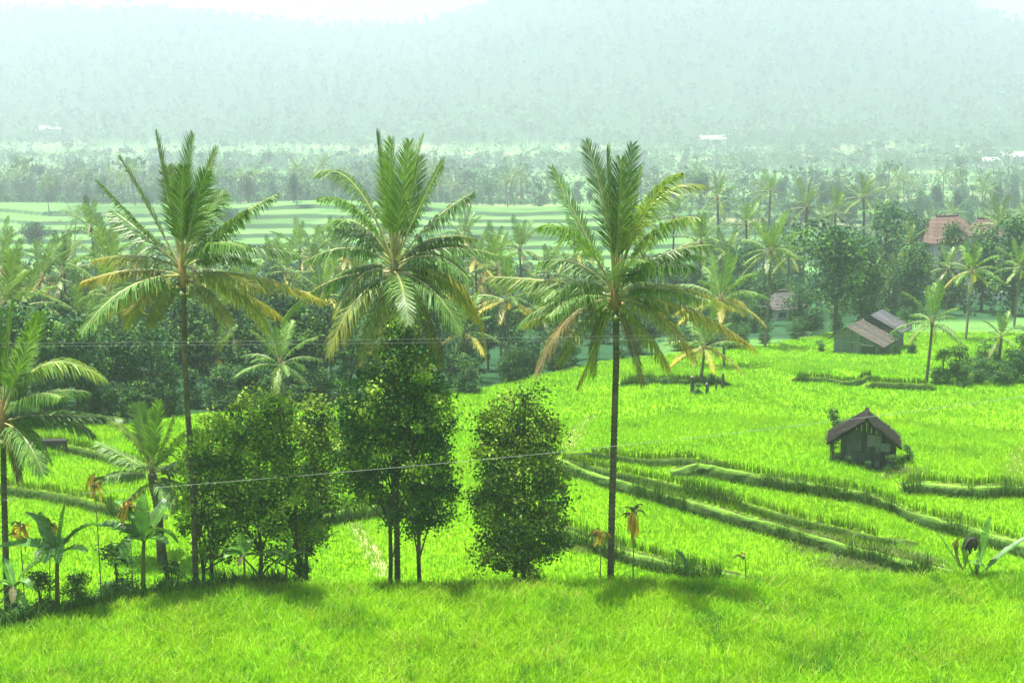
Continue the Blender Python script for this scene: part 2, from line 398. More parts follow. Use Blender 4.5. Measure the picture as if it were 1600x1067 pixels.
gr = Geo()
x, y = rice_points(34.5, 51, .15); keep = y < edge_y(x) + .25; x, y = x[keep], y[keep]
for k in range(8):
    xx = x + rng.normal(0, .06, len(x)); yy = y + rng.normal(0, .06, len(x))
    hh = (.40 + .22 * fbm(xx / 1.2, yy / 1.2, 71, 2)) * rng.uniform(.75, 1.2, len(x)) - .08
    cc = rice_color(xx, yy, 1); pale = rng.random(len(x)) < .03 + .16 * sstep(.6, .72, fbm(xx / 1.1, yy / 1.1, 73, 3))
    dk = (sstep(.66, .76, fbm(xx / .5, yy / .5, 75, 2)) * .7)[:, None]; cc = cc * (1 - dk) + np.array([.035, .17, .012]) * dk
    cc[pale] = np.array([.33, .36, .07]); hh[pale] *= 1.15
    blades(gr, xx, yy, H(xx, yy) - .03, hh, rng.uniform(.014, .028, len(x)), cc, 2, .5)
put('rice', gr.mesh('rice', M_rice), kind='stuff', label='bright green young rice on the high terrace')
gr = Geo()
x, y = rice_points(51, 82, .21); keep = ~no_rice(x, y) & (y > edge_y(x) + 3.0); x, y = x[keep], y[keep]
for k in range(8):
    xx = x + rng.normal(0, .09, len(x)); yy = y + rng.normal(0, .09, len(x))
    hh = .23 * rng.uniform(.75, 1.25, len(x))
    blades(gr, xx, yy, H(xx, yy) - .03, hh, rng.uniform(.03, .055, len(x)), rice_color(xx, yy, 1) * 1.12, 1, .7, .9)  # lower rice is a brighter, lit copy of the terrace rice colour
x, y = rice_points(82, 145, .38); keep = ~no_rice(x, y); x, y = x[keep], y[keep]
for k in range(7):
    xx = x + rng.normal(0, .17, len(x)); yy = y + rng.normal(0, .17, len(x))
    hh = .23 * rng.uniform(.75, 1.25, len(x))
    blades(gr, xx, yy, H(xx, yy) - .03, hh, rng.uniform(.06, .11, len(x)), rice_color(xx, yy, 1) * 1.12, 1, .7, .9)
# dense rice rows along the bund edges, shade of their front put into the colour
for b in BANKS:
    n = int((b.x[-1] - b.x[0]) * 70); xx = rng.uniform(b.x[0], b.x[-1], n)
    sl = np.sqrt(1 + (np.abs(b.yb(xx + .3) - b.yb(xx - .3)) / .6) ** 2)
    yy = b.yb(xx) + (b.path + .40 + rng.uniform(0, .30, n)) * sl
    ok = (np.abs(xx) < .42 * yy + 2); xx, yy = xx[ok], yy[ok]
    blades(gr, xx, yy, H(xx, yy) - .04, .42 * rng.uniform(.7, 1.25, len(xx)), rng.uniform(.04, .08, len(xx)) * np.clip(yy / 65, 1, 2), rice_color(xx, yy, 1) * .7, 1, .15)
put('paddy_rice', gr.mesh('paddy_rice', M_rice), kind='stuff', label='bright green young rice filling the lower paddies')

# weeds on banks, bunds and on the slope below the high terrace
gw = Geo()
for b in BANKS:
    n = int((b.x[-1] - b.x[0]) * 260); xx = rng.uniform(b.x[0] - .5, b.x[-1] + .5, n)
    sl = np.sqrt(1 + (np.abs(b.yb(xx + .3) - b.yb(xx - .3)) / .6) ** 2)
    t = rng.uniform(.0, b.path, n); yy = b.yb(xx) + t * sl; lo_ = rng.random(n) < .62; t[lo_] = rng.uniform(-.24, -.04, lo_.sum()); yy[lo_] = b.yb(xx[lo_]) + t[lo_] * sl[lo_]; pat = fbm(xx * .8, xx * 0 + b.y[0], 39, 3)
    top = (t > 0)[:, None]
    cc = np.where(top, np.array([.14, .25, .03]), np.array([.040, .105, .014])) * rng.uniform(.5, 1.9, (n, 1))  # weeds on the face coloured darker than on top, for the bank's shade
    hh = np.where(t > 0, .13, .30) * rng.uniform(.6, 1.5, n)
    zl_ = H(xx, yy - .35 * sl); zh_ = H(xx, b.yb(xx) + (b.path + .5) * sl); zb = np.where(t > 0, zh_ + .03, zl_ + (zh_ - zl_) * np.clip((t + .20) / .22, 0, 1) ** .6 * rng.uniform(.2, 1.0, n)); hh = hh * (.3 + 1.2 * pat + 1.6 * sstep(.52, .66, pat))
    blades(gw, xx, yy, zb, hh, rng.uniform(.025, .05, n), cc, 1, .5)
# heap of pale cut weeds where the bank runs out
for (u, v, rx, ry, n, z) in [(1350, 868, 2.2, .9, 1600, .4), (1290, 845, 1.5, .7, 700, .4), (1420, 876, 1.5, .6, 600, .4), (905, 850, 1.2, .8, 500, .2), (1410, 718, 1.2, .9, 500, 1.5)]:
    p = Pz(u, v, z); xx = p[0] + rng.normal(0, rx * .5, n); yy = p[1] + rng.normal(0, ry * .5, n)
    blades(gw, xx, yy, H(xx, yy), .22 * rng.uniform(.5, 1.4, n), rng.uniform(.04, .09, n), np.array([.24, .32, .12]) * rng.uniform(.6, 1.25, (n, 1)), 1, .8)
n = 4000; xx = rng.uniform(-18, -8, n); yy = edge_y(xx) + rng.uniform(.2, 3.2, n)
blades(gw, xx, yy, H(xx, yy) - .02, rng.uniform(.3, 1.0, n), rng.uniform(.04, .09, n), np.array([.05, .14, .02]) * rng.uniform(.5, 1.6, (n, 1)), 2, .6)
n = 9000; xx = rng.uniform(-20, 22, n); yy = edge_y(xx) + rng.uniform(.1, 3.6, n)
blades(gw, xx, yy, H(xx, yy) - .02, rng.uniform(.15, .5, n), rng.uniform(.03, .07, n), np.array([.075, .20, .02]) * rng.uniform(.6, 1.4, (n, 1)), 1, .5)
put('weeds', gw.mesh('weeds', M_rice), kind='stuff', label='rough grass and weeds on bunds and banks')

# ------------------------------------------------------------------ palms
PG = np.array([.060, .135, .022]); PG_L = np.array([.13, .25, .03]); PY = np.array([.40, .33, .03]); PB = np.array([.22, .15, .07]); RACH = np.array([.34, .34, .12])
def frond(geo, p0, p1, p2, nleaf=58, llen=1.1, hang=.6, yellow=0.0, fresh=0.0, dry=0.0, width=.06, sway=None, start=.14, rgeo=None):
    p0, p1, p2 = map(lambda a: np.asarray(a, float), (p0, p1, p2))
    t = np.linspace(0, 1, 12)
    ctr = bez(p0, p1, p2, 12); L = np.sum(np.linalg.norm(np.diff(ctr, axis=0), axis=1))
    cr = RACH * (1 - dry) + PB * dry
    tube(rgeo or geo, ctr, np.linspace(.045, .010, 12) * (L / 4.5), 4, cr)
    tt = np.linspace(start, .995, nleaf); b = (1 - tt)[:, None] ** 2 * p0 + (2 * tt * (1 - tt))[:, None] * p1 + (tt ** 2)[:, None] * p2
    T = nrm(2 * (1 - tt)[:, None] * (p1 - p0) + 2 * tt[:, None] * (p2 - p1))
    chord = nrm(p2 - p0)
    S = np.cross(chord, [0, 0, 1.0])
    if np.linalg.norm(S) < .25 or sway is not None:
        a = sway if sway is not None else rng.uniform(0, 6.28); S = np.array([math.cos(a), math.sin(a), 0]); S = S - chord * np.dot(S, chord)
    S = nrm(S)
    if abs(chord[2]) > .8:
        a = rng.uniform(-.9, .9); S = S * math.cos(a) + np.cross(chord, S) * math.sin(a)
    S = nrm(S - T * (T @ S)[:, None])
    prof = np.clip(np.sin(np.pi * (.10 + .84 * tt)) ** .55, .1, 1) * np.where(tt > .9, 1 - (tt - .9) * 3.2, 1)
    col0 = PG * (1 - fresh) + PG_L * fresh
    for s in (-1, 1):
        ll = llen * (L / 4.6) ** .5 * prof * rng.uniform(.82, 1.12, nleaf)
        fw = (.5 if abs(chord[2]) < .8 else 1.15) + .75 * tt + rng.normal(0, .14, nleaf) + .16 * np.sin(np.cumsum(rng.uniform(.2, 1.2, nleaf)))
        D = nrm(S * s + T * fw[:, None] + rng.normal(0, .07, (nleaf, 3)))
        N = np.cross(S, T); N = N * np.where(N[:, 2:3] < 0, -1, 1)
        D = nrm(D + N * .18)
        dn = np.array([0, 0, -1.0])
        hg = np.clip(hang * 1.08 + .05, 0, 1.1) * rng.uniform(.6, 1.25, nleaf)
        m = b + D * (ll * .5)[:, None] + dn * (ll * .16 * hg)[:, None]
        D2 = nrm(D * (1 - .62 * np.clip(hg, 0, 1.3))[:, None] + dn * hg[:, None])
        e = m + D2 * (ll * .55)[:, None]
        wv = T * (width / 2 * rng.uniform(.8, 1.25, nleaf))[:, None]
        yk = np.clip(yellow * (.35 + .9 * tt) + rng.normal(0, .12, nleaf) * (yellow > 0), 0, 1)[:, None]
        cc = col0 * rng.uniform(.75, 1.3, (nleaf, 1)); cc = cc * (1 - yk) + PY * yk; cc = cc * (1 - dry) + PB * dry
        ce = cc * (1 - .25) + .25 * (PY * .6 if yellow > .2 else cc * 1.4)
        v = np.stack([b - wv * .6, b + wv * .6, m + wv, m - wv, e], 1)
        c5 = np.stack([cc, cc, cc, cc, ce], 1); k = np.arange(nleaf)[:, None] * 5
        geo.add(v.reshape(-1, 3), k + np.array([3, 2, 4]), k + np.array([0, 1, 2, 3]), c5.reshape(-1, 3))

BARK = np.array([.075, .062, .045]); BARK_L = np.array([.16, .135, .10])
def palm_trunk(geo, pts, r0, r1, ring=.16, c=BARK, n=10):
    pts = np.asarray(pts, float); seg = np.r_[0, np.cumsum(np.linalg.norm(np.diff(pts, axis=0), axis=1))]
    k = max(int(seg[-1] / ring) * 2, 8); s = np.linspace(0, seg[-1], k)
    pp = np.stack([np.interp(s, seg, pts[:, j]) for j in range(3)], 1)
    # smooth
    for _ in range(20): pp[1:-1] = (pp[:-2] + pp[1:-1] * 2 + pp[2:]) / 4
    t = s / seg[-1]; r = r1 + (r0 - r1) * (1 - t) ** 1.0; r = r + (r0 * .55) * np.clip(1 - t * 14, 0, 1) ** 2
    r = r * np.where(np.arange(k) % 2 == 0, 1.0, .84)
    cc = np.repeat((c * rng.uniform(.7, 1.4, (k, 1)))[:, None], n, 1).reshape(-1, 3)
    tube(geo, pp, r, n, cc)

def main_palm(label, crown, trunk_px, d, fronds, r0=.17, r1=.12, extra=8, nuts=9, group=None, flen=4.4, fibre=(.20, .12, .05), name='coconut_palm', base_drop=.15, nleaf=92, width=.05):
    """crown: pixel of the growing point; trunk_px: trunk pixels downwards; fronds: (ctrl_u, ctrl_v, tip_u, tip_v, depth of tip, hang, yellow, fresh, dry)"""
    C = P(crown[0], crown[1], d)
    tp = [P(u, v, d) for u, v in trunk_px]; b = tp[-1]; b[2] = Hs(b[0], b[1]) - base_drop
    e = put(name, None, loc=b, label=label, cat='palm tree', group=group)
    gt = Geo(); palm_trunk(gt, [b] + tp[-2::-1] + [C + np.array([0, 0, .15])], r0, r1); put('trunk', gt.mesh('palm_trunk', M_bark, b, True), e)
    # crown shaft fibre
    gf = Geo(); zz = np.linspace(-.55, .65, 7); tube(gf, C + np.c_[0 * zz, 0 * zz, zz], [.11, .15, .17, .155, .12, .08, .03], 9, np.array(fibre)); put('crown_shaft', gf.mesh('crown_shaft', M_bark, b), e)
    def one(p1, p2, hang, yel, fr, dry, nl=nleaf):
        yel = min(yel * 1.15, 1); ll_ = .9 if p2[2] > C[2] + 3.2 else 1.1
        gg = Geo(); gr_ = Geo(); st = C + nrm(p1 - C) * .15 + np.array([0, 0, -.1 if p2[2] < C[2] else .1])
        frond(gg, st, p1, p2, nleaf=nl, llen=ll_ * rng.uniform(.85, 1.1), hang=hang, yellow=yel, fresh=fr, dry=dry, width=width * rng.uniform(.9, 1.1), sway=None, start=.22 if p2[2] > C[2] + 2.5 else .13, rgeo=gr_)
        put('midrib', gr_.mesh('midrib', M_palm, b), put('frond', gg.mesh('frond', M_palm, b), e))
    for (cu, cv, tu, tv, dz, hang, yel, fr, dry) in fronds:
        one(P(cu, cv, d + dz * .55), P(tu, tv, d + dz), hang, yel, fr, dry)
    for k in range(extra):
        az = k * 2.399 + .7; el = rng.uniform(-.3, .95); L = flen * rng.uniform(.8, 1.05)
        # extra fronds reach mostly towards and away from the viewer side of the crown
        h = np.array([math.cos(az), math.sin(az), 0]); 
        p1 = C + (h * math.cos(el) + np.array([0, 0, math.sin(el)])) * L * .55
        p2 = p1 + (h * math.cos(el - .9) + np.array([0, 0, math.sin(el - .9)])) * L * .5
        one(p1, p2, .75, .2 if el < -.2 else 0, .2, 0)
    for k in range(nuts):
        a = k * 2.4; q = C + np.array([math.cos(a) * .30, math.sin(a) * .30, -.32 - .22 * (k % 3)])
        gn = Geo(); zz = np.linspace(-.14, .14, 6); tube(gn, q + np.c_[0 * zz, 0 * zz, zz], [.02, .09, .12, .12, .08, .02], 7, np.array([.09, .12, .03]) if k % 3 else np.array([.22, .15, .05]))
        put('coconut', gn.mesh('coconut', M_nut, b, True), e)
    return e

# right palm
main_palm('tall coconut palm with straight bare trunk standing alone on the terrace edge', (960, 462), [(962, 480), (963, 560), (960, 660), (956, 800), (954, 900)], 48.6, [
    (955, 330, 915, 222, .8, .15, 0, .5, 0), (950, 320, 948, 232, -1.0, .15, 0, .6, 0), (975, 330, 988, 226, .6, .15, 0, .3, 0), (968, 340, 970, 250, -1.2, .12, 0, .1, 0), (985, 330, 1003, 262, 1.2, .15, 0, .2, 0), (962, 340, 932, 262, 1.6, .15, 0, .5, 0),
    (910, 360, 862, 262, 1.5, .35, 0, .2, 0), (1010, 270, 1098, 290, 1.5, .6, .15, .5, 0), (1020, 330, 1090, 340, -1.5, .7, .05, .3, 0), (1030, 380, 1095, 400, 2.0, .8, 0, .3, 0), (1000, 300, 1060, 272, -2.2, .5, .1, .5, 0),
    (905, 340, 850, 355, -1.6, .7, 0, .5, 0), (900, 390, 846, 410, 1.8, .8, 0, .3, 0), (890, 420, 850, 470, -2.4, .8, .0, .3, 0), (900, 440, 770, 432, 2.6, .75, .1, .3, 0),
    (900, 470, 820, 505, .8, .8, .25, .3, 0), (880, 470, 838, 585, -1.0, .9, .1, 0, .75), (905, 500, 872, 570, 1.6, .9, .2, .2, .2), (935, 540, 905, 600, -.6, .9, .35, .2, .2),
    (1030, 440, 1110, 470, -2.0, .85, .05, .2, 0), (1060, 450, 1180, 545, .6, .9, .55, .3, 0), (1030, 470, 1085, 560, -1.4, .9, .7, .3, 0), (1000, 500, 1045, 580, 1.2, .9, .6, .2, 0), (985, 520, 1003, 598, -.8, .9, .35, 0, .5), (1050, 420, 1135, 480, 2.4, .8, .3, .3, 0),
    (925, 510, 930, 585, 1.0, .9, .3, .2, .1)], extra=9, r0=.135, r1=.115)
# centre palm
main_palm('tall dense coconut palm rising behind the tallest clove tree', (616, 420), [(617, 440), (618, 560), (619, 700), (620, 820), (621, 902)], 49.8, [
    (600, 310, 588, 208, .6, .12, 0, .3, 0), (612, 310, 612, 218, -.8, .15, 0, .7, 0), (635, 300, 662, 212, .8, .2, 0, .6, 0), (625, 310, 640, 222, -1.2, .15, 0, .8, 0), (605, 320, 598, 240, 1.6, .15, 0, .4, 0), (645, 320, 655, 245, 1.2, .2, 0, .3, 0),
    (655, 320, 692, 250, -.6, .6, 0, .1, 0), (680, 330, 738, 302, .8, .9, 0, .05, 0), (555, 240, 497, 272, 1.0, .6, 0, .4, 0), (560, 300, 503, 310, -1.0, .6, 0, .35, 0), (570, 330, 520, 345, 2.2, .7, 0, .2, 0),
    (545, 365, 478, 408, -.4, .85, 0, .1, 0), (555, 395, 505, 465, 1.8, .9, 0, .1, 0), (560, 405, 522, 495, -1.4, .9, .15, 0, 0), (575, 440, 538, 535, .4, .9, .45, 0, 0), (590, 460, 562, 575, -1.0, .9, .25, .0, 0), (600, 470, 590, 560, 1.2, .9, .5, 0, 0),
    (675, 355, 740, 372, 1.6, .85, .05, .1, 0), (680, 370, 735, 440, -1.2, .9, 0, .05, 0), (700, 390, 728, 470, 2.0, .9, 0, .1, 0), (680, 430, 708, 525, -.8, .9, .1, 0, 0), (740, 390, 758, 560, .6, .9, .75, .3, 0), (655, 450, 690, 575, .8, .9, .4, .0, 0), (640, 470, 660, 580, -1.4, .9, .15, 0, 0), (690, 410, 745, 500, 1.4, .9, .5, .2, 0)], extra=9, nuts=12, fibre=(.12, .11, .05), r0=.12, r1=.11)
# left palm
main_palm('tall coconut palm with gangly fronds and yellowing tips beside the yellow-topped clove tree', (284, 425), [(287, 455), (289, 560), (293, 640), (299, 720), (303, 800), (305, 900)], 48.4, [
    (262, 310, 243, 208, .6, .1, 0, .8, 0), (288, 300, 302, 212, -.8, .12, 0, .7, 0), (272, 320, 262, 262, 1.2, .2, 0, .2, 0), (312, 310, 338, 232, .6, .3, 0, .5, 0), (300, 330, 322, 270, -1.2, .3, 0, .2, 0), (318, 340, 345, 300, 1.4, .5, 0, .2, 0), (282, 330, 286, 262, -1.6, .2, 0, .1, 0),
    (230, 320, 186, 245, 1.2, .3, 0, .3, 0), (215, 350, 152, 283, -.8, .4, 0, .2, 0), (220, 360, 178, 330, 2.0, .6, 0, .2, 0), (345, 345, 432, 304, .8, .7, 0, .2, 0), (330, 370, 382, 330, -1.6, .7, 0, .2, 0), (345, 385, 400, 412, 1.4, .8, 0, .4, 0), (340, 420, 405, 450, -1.6, .85, .4, .3, 0),
    (390, 415, 508, 470, .8, .85, .55, .35, 0), (350, 430, 440, 495, 2.2, .9, .5, .3, 0), (205, 410, 128, 440, -.6, .9, .65, .2, 0), (215, 440, 150, 500, 1.4, .9, .6, .2, 0), (235, 440, 195, 490, -1.6, .9, .4, .2, 0), (220, 390, 148, 405, 2.4, .85, .3, .2, 0), (330, 460, 362, 505, -1.2, .9, .45, .1, .2), (250, 460, 235, 510, 1.0, .9, .3, .1, .4)], extra=7, fibre=(.26, .155, .05), r0=.12, r1=.095)
# palm half out of the frame
main_palm('coconut palm partly cut by the picture edge with a long arching pale frond', (4, 655), [(5, 680), (6, 760), (8, 840), (9, 925)], 46.2, [
    (10, 560, 22, 468, .4, .15, 0, .5, 0), (-5, 560, -10, 470, 1.0, .15, 0, .6, 0), (30, 570, 62, 490, -.8, .3, 0, .3, 0), (15, 590, 48, 535, 1.6, .4, 0, .2, 0), (60, 520, 162, 590, .5, .7, .1, .5, 0), (55, 600, 95, 620, -1.5, .8, 0, .3, 0),
    (50, 640, 190, 655, .6, .35, 0, .4, 0), (40, 650, 75, 720, 1.5, .9, .1, .2, 0), (20, 690, 30, 750, -1.0, .9, .1, .1, .3), (-50, 560, -110, 540, .5, .6, 0, .3, 0), (-60, 640, -130, 690, 1, .9, .2, .2, 0), (-30, 680, -70, 770, -1, .9, .3, .2, 0), (-20, 600, -70, 480, 1.0, .3, 0, .4, 0)], extra=6, r0=.13, r1=.10, flen=3.4, width=.065)
# squat young palm
main_palm('squat young palm with upright fronds beside the thin palm trunk', (238, 745), [(240, 760), (246, 785), (250, 815)], 57.5, [
    (232, 690, 215, 632, .5, .2, 0, .8, 0), (240, 690, 248, 628, -.5, .2, 0, .9, 0), (230, 700, 228, 645, 1.2, .2, 0, .7, 0), (255, 700, 272, 655, .8, .4, 0, .6, 0), (215, 680, 172, 655, -.8, .5, .1, .7, 0), (262, 700, 292, 672, -1, .5, 0, .5, 0),
    (205, 715, 150, 690, .6, .6, 0, .5, 0), (270, 725, 305, 712, 1.2, .7, 0, .4, 0), (210, 735, 165, 745, -1, .8, 0, .4, 0), (268, 745, 300, 765, .6, .8, 0, .3, 0), (225, 760, 190, 790, 1.0, .9, .1, .2, .2)], extra=4, nuts=0, r0=.2, r1=.2, flen=2.6, nleaf=70, width=.075, fibre=(.06, .05, .03))

# ------------------------------------------------------------------ grove palms: shared frond meshes
FV = []
for nm, p1, p2, hg, ye, fr in [('erect', (.5, 0, 2.0), (1.1, 0, 3.7), .25, 0, .6), ('high', (1.4, 0, 1.9), (3.1, 0, 2.3), .6, 0, .4), ('arch', (1.8, 0, 1.2), (3.7, 0, .5), .8, 0, .35),
                               ('level', (1.9, 0, .5), (3.7, 0, -.8), .9, .0, .25), ('droop', (1.6, 0, -.2), (2.9, 0, -2.2), .9, .15, .1), ('yellow', (1.8, 0, .1), (3.4, 0, -1.5), .9, .75, .2), ('steep', (.9, 0, 2.0), (2.2, 0, 3.0), .4, 0, .6)]:
    gg = Geo(); frond(gg, (0.05, 0, 0), p1, p2, nleaf=30, llen=.95, hang=hg, yellow=ye, fresh=fr, width=.11); FV.append(gg.mesh('grove_frond', M_palm))
TV = []
for k in range(3):
    gg = Geo(); zz = np.linspace(0, 1, 12); pp = np.c_[.03 * np.sin(zz * 2 + k), .03 * np.sin(zz * 3 + k * 2), zz]
    tube(gg, pp, np.linspace(.016, .011, 12), 7, BARK_L * .8); TV.append(gg.mesh('grove_palm_trunk', M_bark, smooth=True))
gg = Geo(); zz = np.linspace(-.4, .5, 6); tube(gg, np.c_[0 * zz, 0 * zz, zz], [.1, .2, .24, .2, .12, .03], 7, np.array([.14, .10, .05])); SHAFT = gg.mesh('crown_shaft', M_bark)
def grove_palm(crown, base, label, group, size=1.0, nf=17, yel=.12, name='coconut_palm', full=True, seed=0):
    rs = random.Random(seed * 131 + 5); h = crown[2] - base[2]
    e = put(name, None, loc=base, label=label, cat='palm tree', group=group)
    dx, dy = crown[0] - base[0], crown[1] - base[1]
    t = put('trunk', TV[seed % 3], e, (0, 0, -.2), (0, 0, 0), (h if h > 8 else 8, h if h > 8 else 8, h + .2))
    tip = np.array([.03 * math.sin(2 + seed % 3), .03 * math.sin(3 + (seed % 3) * 2)]) * max(h, 8)
    put('crown_shaft', SHAFT, e, (tip[0], tip[1], h), (0, 0, 0), size)
    for k in range(nf):
        q = k / (nf - 1); az = k * 2.399 + rs.uniform(-.3, .3)
        kind = 0 if q < .16 else 6 if q < .28 else 1 if q < .46 else 2 if q < .66 else 3 if q < .83 else 4
        if kind >= 3 and rs.random() < yel: kind = 5
        s = size * rs.uniform(.82, 1.12)
        put('frond', FV[kind], e, (tip[0], tip[1], h + .2 - .3 * q), (rs.uniform(-.12, .12), rs.uniform(-.15, .15), az), (s, s, s))
    return e
def gpalm(u, v, d, label, group=None, **k):
    c = P(u, v, d); b = np.array([c[0], d, Hs(c[0], d)]); return grove_palm(c, b, label, group, seed=int(u * 7 + v * 3), **k)

# singled-out palms beyond the fields
gpalm(1200, 395, 132, 'slim coconut palm at the field edge in front of the broad round tree', size=.95, nf=18)
gpalm(1095, 545, 99, 'low yellow-fronded palm standing alone in the bright field among short posts', size=.8, nf=16, yel=.9)
gpalm(1130, 470, 116, 'coconut palm with yellow lower fronds at the edge of the bright field', size=1.1, nf=17, yel=.9)
gpalm(1452, 505, 103, 'small coconut palm with arching white-backed frond beside the dark hedge', size=.75, nf=14)
gpalm(1515, 425, 138, 'coconut palm above the dark hedge near the pale road wall', size=.8, nf=17)
gpalm(1560, 528, 104, 'young fan-like palm rising out of the dark hedge', size=.5, nf=14, yel=0)
gpalm(1092, 380, 150, 'coconut palm with drooping crown behind the palm with yellow lower fronds', size=.9)
gpalm(432, 570, 84, 'pale-fronded small palm behind the yellow-topped clove tree', size=.72, nf=16, yel=0)
gpalm(100, 430, 108, 'coconut palm with one hanging yellow frond above the dark tree belt', size=.85, yel=.4)
gpalm(790, 470, 108, 'coconut palm with bright yellow fronds where the field meets the grove', size=.85, yel=1.0)
def grove_label(u, d):
    row = 'front' if d < 108 else 'middle' if d < 140 else 'back'
    near = 'the gangly palm' if u < 400 else 'the tallest clove tree' if u < 760 else 'the bushy clove tree'
    return 'coconut palm in the %s of the grove behind %s' % (row, near), 'grove palms, %s, behind %s' % (row, near)
gv = 'coconut palms in the grove beyond the low fields'
lv = 'coconut palm in the dense grove filling the hollow beyond the low fields'
for (u, v, d, s) in [(165, 395, 135, .9), (60, 440, 104, .8), (30, 480, 95, .8), (465, 392, 150, .9), (520, 385, 165, .9), (345, 500, 104, .85), (375, 455, 122, .85), (240, 490, 118, .8), (720, 372, 160, .9), (815, 392, 150, .9), (690, 455, 125, .85), (760, 420, 140, .85), (860, 430, 145, .85), (500, 470, 112, .8), (555, 520, 98, .75), (330, 560, 94, .7), (905, 400, 165, .9), (130, 500, 100, .8), (840, 490, 120, .8), (420, 410, 170, .9), (300, 400, 160, .9), (210, 420, 140, .85), (1010, 400, 160, .9), (720, 520, 104, .75), (600, 410, 165, .9), (890, 505, 122, .7), (0, 395, 150, .9), (640, 500, 108, .8)]:
    ll_, gg_ = grove_label(u, d); gpalm(u, v, d, ll_, gg_, size=s, nf=13, yel=.25)
rp = random.Random(23)
for k in range(26):
    u = rp.uniform(-20, 960); fy = np.interp((u - 800) / FPX, _fx, _fy); d = fy + rp.uniform(4, 60)
    gpalm(u, rp.uniform(430, 520) - (d - fy) * 1.3, d, *grove_label(u, d), size=rp.uniform(.75, 1.05), nf=12, yel=.35)
gv2 = 'hazy coconut palms behind the plank barn'
lv2 = 'hazy coconut palm in the mixed wood behind the plank barn and the round tree'
for (u, v, d, s) in [(1257, 325, 205, 1.0), (1302, 335, 200, .9), (1348, 310, 215, 1.0), (1375, 350, 195, .9), (1165, 350, 190, .9), (1050, 340, 200, .9), (1562, 352, 200, 1.0), (1420, 380, 200, .8), (1480, 420, 165, .8), (1230, 400, 175, .85), (1590, 420, 150, .8), (1135, 400, 170, .85), (1400, 430, 170, .8), (990, 350, 210, .9), (1120, 310, 240, 1.0), (1200, 300, 260, 1.0)]:
    gpalm(u, v, d, lv2, gv2, size=s, nf=13, yel=.05)

# ------------------------------------------------------------------ broadleaf trees
def leaf_cards(geo, c, size, cc, upb=.5, asp=.55):
    n = len(c); nv = nrm(rng.normal(0, 1, (n, 3)) + np.array([0, 0, upb]))
    a = nrm(np.cross(nv, rng.normal(0, 1, (n, 3)))); b = np.cross(nv, a)
    s = (size * rng.uniform(.65, 1.35, n))[:, None]
    v = np.stack([c - a * s * .5, c + b * s * asp * .5, c + a * s * .5, c - b * s * asp * .5], 1)
    geo.add(v.reshape(-1, 3), None, np.arange(4 * n).reshape(-1, 4), np.repeat(cc[:, None], 4, 1).reshape(-1, 3))
def crown_points(blobs, n_cl, per, cl_r, hollow=.55):
    """leaf positions in clusters spread through a union of ellipsoids; returns points and how far out each cluster sits (0..1)"""
    B = np.array([list(b[0]) + list(b[1]) for b in blobs]); vol = np.prod(B[:, 3:], axis=1); pick = rng.choice(len(B), n_cl, p=vol / vol.sum())
    d = nrm(rng.normal(0, 1, (n_cl, 3))); r = (hollow ** 3 + (1 - hollow ** 3) * rng.random(n_cl)) ** (1 / 3) * np.where(rng.random(n_cl) < .16, rng.uniform(1.1, 1.38, n_cl), rng.uniform(.8, 1.1, n_cl))
    cc = B[pick, :3] + d * r[:, None] * B[pick, 3:]
    pts = np.repeat(cc, per, 0) + rng.normal(0, 1, (n_cl * per, 3)) * np.array([1, 1, .75]) * np.repeat(cl_r * rng.uniform(.6, 1.4, n_cl), per)[:, None]
    return pts, cc, np.repeat(np.clip(r, 0, 1), per), np.repeat(d[:, 2], per), B
def limb_tree(geo, base, blobs, r=.14, c=BARK, trunks=None, tips=None):
    trunks = trunks or [base]
    B = [np.array(b[0]) for b in blobs]
    topc = max(B, key=lambda q: q[2])
    for tb in trunks:
        tb = np.array(tb, float); aim = min(B, key=lambda q: np.linalg.norm((q - tb)[:2]) - q[2] * .35)
        pts = bez(tb, tb + (aim - tb) * np.array([.1, .1, .55]), aim, 9); pts[1:-1] += rng.normal(0, .04, (7, 3)); tube(geo, pts, np.linspace(r, r * .25, 9), 7, c)
        for q in B:
            if np.linalg.norm((q - tb)[:2]) > 3.2: continue
            s = pts[np.argmin(np.abs(pts[:, 2] - (tb[2] + (q[2] - tb[2]) * .55)))]
            l = bez(s, (s + q) / 2 + np.array([0, 0, .25]), q, 6); tube(geo, l, np.linspace(r * .45, r * .1, 6), 5, c)
